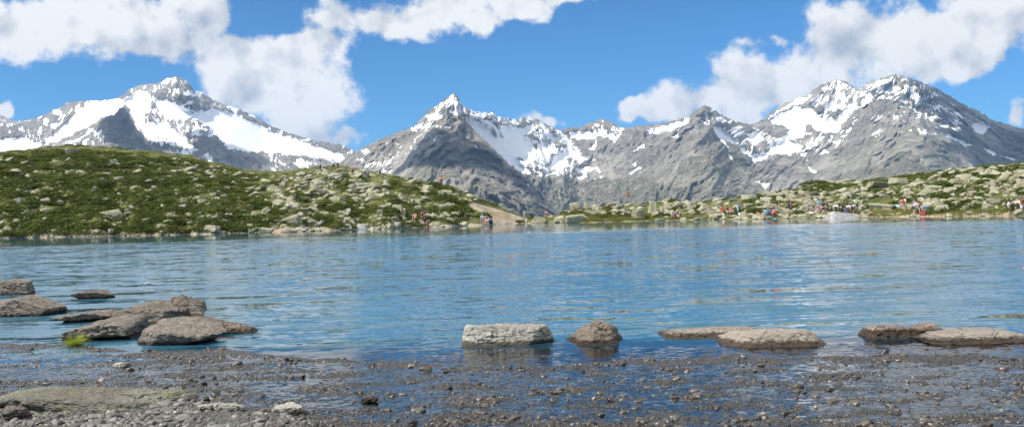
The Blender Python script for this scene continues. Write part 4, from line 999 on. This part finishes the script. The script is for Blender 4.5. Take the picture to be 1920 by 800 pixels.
def backpack(pr, label, col, w=.17, h=.26, d=.10):
    root, M = pr; J = M['J']
    c = (J['che']+J['wai'])/2; ax = (J['nec']-J['wai']).normalized(); bk = Vector((1, 0, 0)).cross(ax); bk = bk if bk.y > 0 or abs(ax.y) > .8 and bk.z > 0 else -bk
    if bk.y < 0 and ax.z > .5: bk = -bk
    c = c+bk*.19+ax*.03
    def blob(c, rx, ry, rz):
        V, Fc = ICO[3]; q = np.sign(V)*np.abs(V)**.55
        return [tuple(c+Vector((1, 0, 0))*v[0]*rx+bk*v[1]*ry+ax*v[2]*rz) for v in q], [tuple(f) for f in Fc]
    me = pymesh('bag', *blob(c, w, d, h)); e = link('backpack', None, None, root.location); e.rotation_euler = root.rotation_euler; e.scale = root.scale
    tag(e, label, 'backpack')
    o = link('bag', me, e); me.materials[0] = fab(col)
    pk = pymesh('pocket', *blob(c+bk*d*1.0-ax*h*.35, w*.7, .035, h*.4)); pk.materials[0] = fab(col); link('pocket', pk, e)
    for s in (-1, 1):
        sx = Vector((s*.11, 0, 0)); pts = [c+sx+ax*.2-bk*.08, J['che']+sx+ax*.13, J['che']+sx-bk*.175, J['wai']+sx-bk*.165, c+sx-ax*.2-bk*.06]
        sm = pymesh('strap', *tube(pts, [.018]*5, 6)); sm.materials[0] = fab('black'); link('strap', sm, e)
# hill top
person(600,321,'leftmost hiker on the crest, in a light blue shirt and dark trousers','walk',200,'lblue','trousers','navy')
person(625,319,'hiker in a white shirt with legs apart and one arm raised on the crest','armup',190,'white','trousers','black')
person(634,321,'small dark topped bare legged hiker beside the hiker with the raised arm','stand',170,'black','shorts','black',scale=.86)
person(662,330,'hiker in a red top and black trousers seen from behind just under the crest','stand',180,'pink','trousers','black')
person(690,337,'hiker in a blue shirt and dark trousers walking down behind the red top','walk',150,'blue','trousers','navy')
backpack(person(827,351,'hiker in a yellow jacket holding a camera up on the right shoulder of the hill','camera',120,'yellow','trousers','purple'),'orange and yellow backpack on the hiker with the camera','orange')
# left shore
person(759,405,'person with a white cap and black top sitting above the bathers','sit',-20,'black','trousers','grey',cap='white')
person(780,418,'bather with bare shoulders sitting left in the group of three on the boulders','perch',-30,None,'shorts','red',skin_='skin',shoes=False,dz=.1)
person(791,414,'bather with red swimwear leaning over the other two of the group','bend',60,'dred','shorts','dred',skin_='skin',shoes=False,dz=.05)
person(797,426,'bather in a black top dangling both legs towards the water','perch',10,'black','shorts','red',skin_='tan',shoes=False)
person(905,419,'bather with a turquoise cap sitting on the bare shore','perch',-10,'lblue','shorts','red',cap='teal',shoes=False)
pr = person(913,420,'bather in a pink top sitting beside the turquoise cap','perch',15,'pink','shorts','white',shoes=False)
person(984,419,'bather with a pale cap and dark top standing alone on the low shore','stand',-60,'grey','shorts','grey',cap='white',skin_='tan',scale=.95,shoes=False)
person(1025,406,'hiker in a pink and white top sitting on the pale grey boulder','perch',-30,'pink','shorts','navy',scale=.8)
person(1173,409,'hiker in black standing on the rock pile left of the signpost','walk',-90,'black','trousers','black',scale=.92)
person(1243,407,'person in dark clothes leaning beside the tall pale boulder','stand',90,'black','trousers','black',scale=.75)
person(1259,408,'person with a white cap sitting on the rocks by the dark standing person','sit',0,'lilac','shorts','pink',cap='white')
person(1268,408,'person in a black top sitting right of the white cap','sit',20,'black','shorts','white')
# sunbathers
person(1352,405,'sunbather in a bright red top sitting left of the others','perch',-20,'red','shorts','orange',dz=.1)
person(1363,405,'sunbather in a dark red top sitting in the middle of the group','perch',10,'dred','shorts','pink',dz=.1)
person(1371,404,'sunbather in an orange top sitting with knees drawn up','sit',10,'orange','shorts','khaki',dz=.3)
person(1385,400,'person in a blue top bending over a white bag','bend',60,'blue','trousers','lblue')
person(1427,407,'person without a shirt lying back left of the blue top','recline',80,None,'shorts','pink',shoes=False)
person(1436,407,'person in a light blue top sitting with the back to the lake','sit',180,'cyan','shorts','grey',dz=.12,scale=1.05)
person(1444,407,'person in a purple top sitting with the back to the lake','sit',180,'purple','shorts','grey',dz=.15,scale=1.1)
person(1452,406,'person in a bright pink red top sitting right of the purple top','sit',150,'red','shorts','black',dz=.1)
person(1461,402,'boy without a shirt standing in pink shorts','stand',-100,None,'shorts','pink',skin_='orange' if False else 'skin',scale=.82,shoes=False)
backpack(person(1481,402,'person in a red top standing with a dark rucksack, looking down','walk',100,'red','shorts','navy',skin_='tan'),'dark rucksack on the person in the red top','navy')
person(1526,400,'person without a shirt lying back on a white towel','recline',-90,None,'shorts','black',shoes=False)
person(1535,399,'man in a bright blue shirt and grey shorts standing left of the white boulder','stand',120,'cyan','shorts','khaki',skin_='skin')
person(1543,403,'person in a dark top standing behind the man in the navy vest','stand',160,'black','shorts','navy')
person(1551,405,'man in a navy vest standing nearest to the white boulder','stand',-120,'navy','shorts','black',skin_='tan',scale=1.08,hair='blond')
person(1564,403,'person in a white shirt bending forward, leftmost of the bending people','bend',80,'white','trousers','grey')
person(1577,404,'dark haired person in a black top bending between the white shirts','bend',50,'black','trousers','navy')
person(1588,404,'person in a white shirt bending over in the middle of the bending row','bend',110,'white','trousers','purple')
person(1598,403,'person in a grey white shirt bending over, rightmost of the bending row','bend',120,'grey' if False else 'lilac','shorts','black')
backpack(person(1606,399,'tall man with a light blue cap and white shirt standing right of the bending people','stand',150,'white','shorts','navy',cap='blue',scale=1.05),'green backpack on the man with the blue cap','green')
person(1625,406,'person without a shirt leaning back in blue shorts on the rocks','recline',-100,None,'shorts','blue',skin_='tan',shoes=False)
backpack(person(1697,398,'person in a white shirt carrying a red backpack','stand',100,'white','shorts','grey'),'red backpack on the person in the white shirt','red')
person(1714,402,'person in a lilac shirt bending over the bags','bend',80,'lilac','shorts','navy')
person(1723,400,'dark haired person in a green top sitting behind the bags','perch',0,'khaki','shorts','black')
person(1893,406,'child in a long white shirt and black shorts standing at the water','stand',60,'white','shorts','black',skin_='tan',shoes=False,scale=.98)
person(1905,398,'child with a white cap bending forward behind the child in white','bend',60,'white','shorts','navy',cap='blue',scale=.95)
person(1917,402,'person in a red and white top standing at the very right edge of the photo','stand',40,'red','shorts','white',scale=1.0)
# bags, towels
def loose_bag(px, py, label, col, w=.28, h=.35, d=.2, name='bag', cat='bag'):
    x, y, z, t = hill_at(px, py)
    V, Fc = ICO[3]; q = np.sign(V)*np.abs(V)**.6; q = q*np.array([w, d, h]); q[:, 2] += h*.8; q *= (1+.08*fbm(q[:, 0]*6, q[:, 1]*6, q[:, 2]*6+px, 2))[:, None]
    e = link(name, None, None, (x, y, z)); e.rotation_euler = (0, 0, px % 3); tag(e, label, cat)
    me = mesh_np('bag_body', q, Fc, fab(col)); link('bag_body', me, e)
    s = pymesh('handle', *tube([Vector((-w*.4, 0, h*1.6)), Vector((-w*.3, 0, h*2.1)), Vector((w*.3, 0, h*2.1)), Vector((w*.4, 0, h*1.6))], [.02]*4)); s.materials[0] = fab('black'); link('handle', s, e)
loose_bag(921,420,'dark rucksack standing beside the pink bather on the bare shore','navy',.3,.32)
loose_bag(1730,403,'black bag with red piping lying beside the lilac shirt','dred',.4,.22)
loose_bag(1741,402,'large black bag at the right end of the picnic','black',.5,.2)
loose_bag(1737,394,'blue bag behind the large black bag','blue',.3,.25)
loose_bag(1453,412,'small blue bag at the water below the sunbathers','cyan',.22,.12)
loose_bag(1387,404,'white bag beside the person bending in blue','white',.25,.2)
def towel(px, py, label, col, w=.9, l=1.5, yaw=0):
    x, y, z, t = hill_at(px, py); x2, y2, z2 = hill_xyz(np.array([px]), np.array([t+.02])); n = 16
    slope = (float(z2[0])-z)/max(float(y2[0])-y, .1)
    U, W_ = np.meshgrid(np.linspace(-l/2, l/2, n), np.linspace(-w/2, w/2, n)); 
    Z = W_*slope+.14+.05*fbm(U*3, W_*3, px, 3)
    top = np.stack([U, W_, Z], -1).reshape(-1, 3); bot = top-np.array([0, 0, .02]); f = gridfaces(n, n)
    o = link('towel', mesh_np('towel', np.vstack([top, bot]), np.vstack([f, f[:, ::-1]+n*n]), fab(col)), None, (x, y, z)); tag(o, label, 'towel')
towel(1679,388,'white and blue towel spread on the slab left of the red backpack','lblue',1.1,1.3)
towel(1522,401,'white towel under the person lying back left of the blue shirt','white',1.0,1.6)
towel(1549,408,'white towel at the feet of the man in the navy vest','white',.5,.6)
# signpost
x, y, z, t = hill_at(1178, 384)
e = link('signpost', None, None, (x, y, z-.3)); tag(e, 'weathered reddish wooden signpost with small arrow boards on top of the rock pile', 'signpost')
wd = plain('sign_wood', (.22, .09, .05), .85, .3)
pm = pymesh('post', *tube([Vector((0, 0, 0)), Vector((.02, 0, 1.1)), Vector((.0, 0, 2.3))], [.055, .05, .045], 10)); pm.materials[0] = wd; link('post', pm, e)
def board(z0, s, l, yaw):
    v = [(-.12*s, 0), (l*s, 0), ((l+.1)*s, .07), (l*s, .14), (-.12*s, .14)]
    V = [(a, -.06, z0+b) for a, b in v]+[(a, -.09, z0+b) for a, b in v]; Fc = [(0, 1, 2, 3, 4), (9, 8, 7, 6, 5)]+[(i, 5+i, 5+(i+1) % 5, (i+1) % 5) for i in range(5)]
    m = pymesh('sign_board', V, Fc); m.polygons.foreach_set('use_smooth', np.zeros(len(m.polygons), bool)); m.materials[0] = plain('sign_paint', (.42, .14, .07), .7, .2)
    o = link('sign_board', m, e); o.rotation_euler = (0, 0, yaw)
board(2.05, 1, .38, .2); board(1.86, -1, .34, -.3); board(1.66, 1, .3, .5)

# ------------------------------------------------------------------ sun, unseen cloud shapes added to shade the slopes, haze, sky, camera
L = Vector((-.60, -.28, .75)).normalized()
sd = bpy.data.lights.new('sun', 'SUN'); sd.energy = 5.0; sd.angle = math.radians(.53); sd.color = (1, .955, .89)
so = bpy.data.objects.new('sun', sd); COL.objects.link(so); so.rotation_euler = L.to_track_quat('Z', 'Y').to_euler()
mc, nt, out = newmat('shade_caster_white')  # white surface of the added shade casters
pbr(nt, out, (.9, .9, .92), 1.0, nt.bump(nt.noise(nt.new('ShaderNodeNewGeometry').outputs['Position'], .006, 5, .6), .5, 60), 0)
def add_shade_caster(key, poly, label, n=230, alt=2500, rad=75, seed=1):  # puffs added out of view, laid sunward of a wanted shadow outline
    r = np.random.default_rng(seed); f = DEPTH[key]
    xs = [p[0] for p in poly]; ys = [p[1] for p in poly]; V0, F0 = ICO[2]; VV, FF, off = [], [], 0
    k = 0; tr = 0
    while k < n and tr < 20000:
        tr += 1
        a, b = r.uniform(min(xs), max(xs)), r.uniform(min(ys), max(ys))
        if not inpoly(np.array([a]), np.array([b]), poly)[0]: continue
        D = float(f(np.array([a]), np.array([b]))[0]); q = place(a, b, D); P = Vector([float(c) for c in q]); P = P+L*((alt-P.z)/L.z)
        s = rad*r.uniform(.5, 1.15); v = V0*(1+.25*fbm(V0[:, 0]*2+k, V0[:, 1]*2, V0[:, 2]*2, 2))[:, None]
        VV.append(v*np.array([s, s, s*.6])+np.array(P)); FF.append(F0+off); off += len(V0); k += 1
    tag(link('shade_caster', mesh_np('shade_caster', np.vstack(VV), np.vstack(FF), mc)), label, 'shade_caster')
add_shade_caster('centre', [(750,326),(775,302),(800,272),(822,254),(834,278),(850,279),(870,300),(887,289),(901,288),(926,303),(940,322),(930,334),(900,330),(870,318),(840,325),(790,312)], 'broad flat cloud added overhead to shade the dark face of the middle mountain', 480, rad=52, seed=1)
add_shade_caster('centre', [(962,322),(1000,352),(1036,392),(1020,400),(990,365),(962,340)], 'narrow cloud added overhead to shade the right foot of the middle mountain', 60, rad=55, seed=2)
add_shade_caster('leftsub', [(200,226),(231,207),(245,225),(270,270),(300,292),(255,300),(215,275),(190,245)], 'cloud added overhead to shade the dark pointed peak at left', 110, rad=60, seed=3)
add_shade_caster('left', [(365,258),(390,258),(412,270),(432,286),(470,290),(490,300),(500,316),(420,322),(360,305),(290,300),(300,270),(350,290),(385,300)], 'cloud added overhead to shade the dark foot of the left snow mountain', 130, rad=70, seed=4)
add_shade_caster('right', [(1745,185),(1790,200),(1850,228),(1920,250),(2100,300),(2100,400),(1900,345),(1850,300),(1800,255),(1770,225)], 'wide cloud added overhead to shade the dark right flank of the tall right mountain', 420, rad=90, seed=5)
add_shade_caster('right', [(1782,268),(1840,296),(1880,322),(1850,332),(1810,300)], 'small cloud added overhead to shade a gully of the tall right mountain', 50, rad=50, seed=6)

# haze box
hb = bpy.data.meshes.new('haze'); X0, X1, Y0, Y1, Z0, Z1 = -29000, 29000, -19000, 39000, -331.5, 1250
hv = [(X0,Y0,Z0),(X1,Y0,Z0),(X1,Y1,Z0),(X0,Y1,Z0),(X0,Y0,Z1),(X1,Y0,Z1),(X1,Y1,Z1),(X0,Y1,Z1)]
hb.from_pydata(hv, [], [(0,3,2,1),(4,5,6,7),(0,1,5,4),(1,2,6,5),(2,3,7,6),(3,0,4,7)])
mh, nt, out = newmat('haze_air'); pv = nt.n.new('ShaderNodeVolumePrincipled'); pv.inputs['Color'].default_value = (.36, .62, 1, 1); pv.inputs['Density'].default_value = 3.9e-5; pv.inputs['Anisotropy'].default_value = .1
nt.link(pv.outputs[0], out.inputs['Volume']); hb.materials.append(mh)
tag(link('haze', hb), 'thin blue air between the lake and the mountains', 'haze', kind='stuff')

# world: sky with clouds laid out by direction
W = bpy.data.worlds.new('World'); S.world = W; W.use_nodes = True; nt = NT(W); nt.n.clear()
wo = nt.n.new('ShaderNodeOutputWorld'); bg = nt.n.new('ShaderNodeBackground'); nt.link(bg.outputs[0], wo.inputs[0])
sky = nt.n.new('ShaderNodeTexSky'); sky.sky_type = 'NISHITA'; sky.sun_disc = False
sky.sun_elevation = math.asin(L.z); sky.sun_rotation = math.atan2(L.x, L.y); sky.altitude = 2400; sky.air_density = 1.0; sky.dust_density = .15; sky.ozone_density = 3.0
tc = nt.n.new('ShaderNodeTexCoord').outputs['Generated']
sp = nt.n.new('ShaderNodeSeparateXYZ'); nt.link(tc, sp.inputs[0])
yy = nt.math('MAXIMUM', nt.math('ABSOLUTE', sp.outputs[1]), .22)
cb = nt.n.new('ShaderNodeCombineXYZ'); nt.link(nt.math('DIVIDE', sp.outputs[0], yy), cb.inputs[0]); nt.link(nt.math('DIVIDE', sp.outputs[2], yy), cb.inputs[1]); uv = cb.outputs[0]
wn = nt.new('ShaderNodeTexNoise'); wn.inputs['Scale'].default_value = 9; wn.inputs['Detail'].default_value = 3; nt.link(uv, wn.inputs['Vector'])
wv_ = nt.vmath('SUBTRACT', wn.outputs['Color'], (.5, .5, .5)); wn2 = nt.new('ShaderNodeTexNoise'); wn2.inputs['Scale'].default_value = 34; wn2.inputs['Detail'].default_value = 5; nt.link(uv, wn2.inputs['Vector'])
uvw = nt.vmath('ADD', nt.vmath('ADD', uv, nt.scale(wv_, (.09, .065, 0))), nt.scale(nt.vmath('SUBTRACT', wn2.outputs['Color'], (.5, .5, .5)), (.03, .025, 0)))
BL = [(20,45,190,70,1),(180,40,210,75,1),(290,75,120,45,1),(385,20,45,60,1),(440,100,100,42,1),(500,140,110,65,1),(565,105,90,50,1),(600,80,70,30,.9),(470,185,100,55,1),(545,215,75,60,.9),(600,175,55,45,.7),(560,255,60,25,.55),(648,256,38,22,1),(585,255,70,34,.9),(625,215,30,25,.4),
 (625,25,50,35,1),(700,40,85,40,1),(790,30,80,40,1),(860,15,70,35,1),(905,45,50,22,1),(960,15,80,28,.9),(1040,-5,60,20,.8),(1022,232,36,15,1),(2,205,16,18,.8),
 (1195,218,42,20,1),(1255,195,48,32,1),(1320,180,70,48,1),(1400,160,85,55,1),(1490,150,90,60,1),(1570,110,100,70,1),(1640,70,95,85,1),(1720,70,110,90,1),(1790,95,70,60,1),(1760,135,80,30,.9),(1500,195,110,40,.9),(1395,200,70,35,.9),(1850,30,120,62,1),(1925,15,90,60,1),
 (1440,82,50,17,.6),(1872,102,28,17,.65),(1924,212,26,34,1),(1855,190,60,14,.25),
 (-200,30,200,90,1),(2100,60,160,90,1),(1700,-110,340,70,.9),(150,-130,380,90,1),(-450,160,150,50,.8),(2400,180,200,60,.8)]
acc = None; top = None
for (px, py, rx, ry, w) in BL:
    a, b = raydir(px, py); v = nt.vmath('SUBTRACT', uvw, (float(a), float(b), 0)); v = nt.scale(v, (F/rx, F/ry, 0))
    d = nt.math('SUBTRACT', 1.0, nt.vmath('LENGTH', v)); d = nt.math('MULTIPLY', d, w) if w < 1 else d
    if w < 1: d = nt.math('SUBTRACT', d, (1-w)*.25)
    acc = d if acc is None else nt.math('SMOOTH_MAX', acc, d, .5)
front = nt.math('GREATER_THAN', sp.outputs[1], 0.0)
acc = nt.math('ADD', nt.math('MULTIPLY', nt.math('MAXIMUM', acc, -1.2), front), nt.math('MULTIPLY', nt.math('SUBTRACT', 1.0, front), -.35))
# unseen clouds high above the frame, added to whiten the water's reflections
hi = nt.mapr(sp.outputs[2], .25, .36, 0, 1)
acc = nt.math('ADD', nt.math('MULTIPLY', acc, nt.math('SUBTRACT', 1.0, hi)), nt.math('MULTIPLY', hi, nt.math('MULTIPLY', nt.math('SUBTRACT', nt.noise(tc, 3.4, 4), nt.mapr(nt.math('ABSOLUTE', nt.math('SUBTRACT', sp.outputs[0], .10)), .03, .22, .46, .31)), 3.5)))
def cn(vec, det=9): return nt.noise(vec, 13, det, .66, .1)
def cn2(vec): return nt.noise(vec, 6.5, 3, .5)
N = cn(uv); N2 = nt.noise(nt.vmath('ADD', uv, (-.012, .016, 0)), 13, 6, .60, .1); NL = cn2(uv); NL2 = nt.noise(nt.vmath('ADD', uv, (-.02, .03, 0)), 6.5, 3, .5)
dens = nt.math('ADD', acc, nt.math('MULTIPLY', nt.math('SUBTRACT', N, .5), 2.5)); dens = nt.math('ADD', dens, nt.math('MULTIPLY', nt.math('SUBTRACT', NL, .5), .7))
alpha = nt.mapr(dens, -.14, .36)
lit = nt.math('ADD', nt.math('MULTIPLY', nt.math('SUBTRACT', N, N2), 2.2), nt.math('MULTIPLY', nt.math('SUBTRACT', NL, NL2), 2.6))
thick = nt.mapr(dens, .5, 1.4, 0, .22)
br = nt.math('SUBTRACT', nt.math('ADD', 1.0, lit), thick)
brc = nt.mapr(br, .35, 1.1, 0, 1, False)
ccol = nt.mix(brc, (.50, .55, .62), (1.06, 1.05, 1.03))
SKYS, CLS = .10, 1.0
skc = nt.mix(1.0, sky.outputs[0], (.31, .74, 1.02), 'MULTIPLY')
sc_ = nt.n.new('ShaderNodeVectorMath'); sc_.operation = 'SCALE'; nt.link(ccol, sc_.inputs[0]); sc_.inputs['Scale'].default_value = .75/SKYS
fin = nt.mix(nt.math('MULTIPLY', alpha, .95), skc, sc_.outputs[0])
nt.link(fin, bg.inputs[0]); bg.inputs[1].default_value = SKYS

cd = bpy.data.cameras.new('camera'); cam = bpy.data.objects.new('camera', cd); COL.objects.link(cam); S.camera = cam
cd.sensor_width = 36; cd.lens = 36*F/1920; cd.clip_end = 90000; cd.clip_start = .1
right = Vector((ct, 0, -st)); up = Vector((st, 0, ct)); back = Vector((0, -1, 0))
pit = Matrix.Rotation(0, 4, 'X')
M4 = Matrix((( right.x, up.x, back.x, 0), (right.y, up.y, back.y, 0), (right.z, up.z, back.z, CH), (0, 0, 0, 1)))
cam.matrix_world = M4; cd.shift_y = C0*F/1920*-1*-1*0
cd.shift_y = -C0*F/1920
S.view_settings.view_transform = 'Standard'; S.view_settings.look = 'None'; S.view_settings.exposure = .40; S.view_settings.gamma = 1
S.cycles.max_bounces = 6; S.cycles.diffuse_bounces = 2; S.cycles.glossy_bounces = 3; S.cycles.transparent_max_bounces = 8; S.cycles.volume_bounces = 0
S.cycles.use_denoising = True
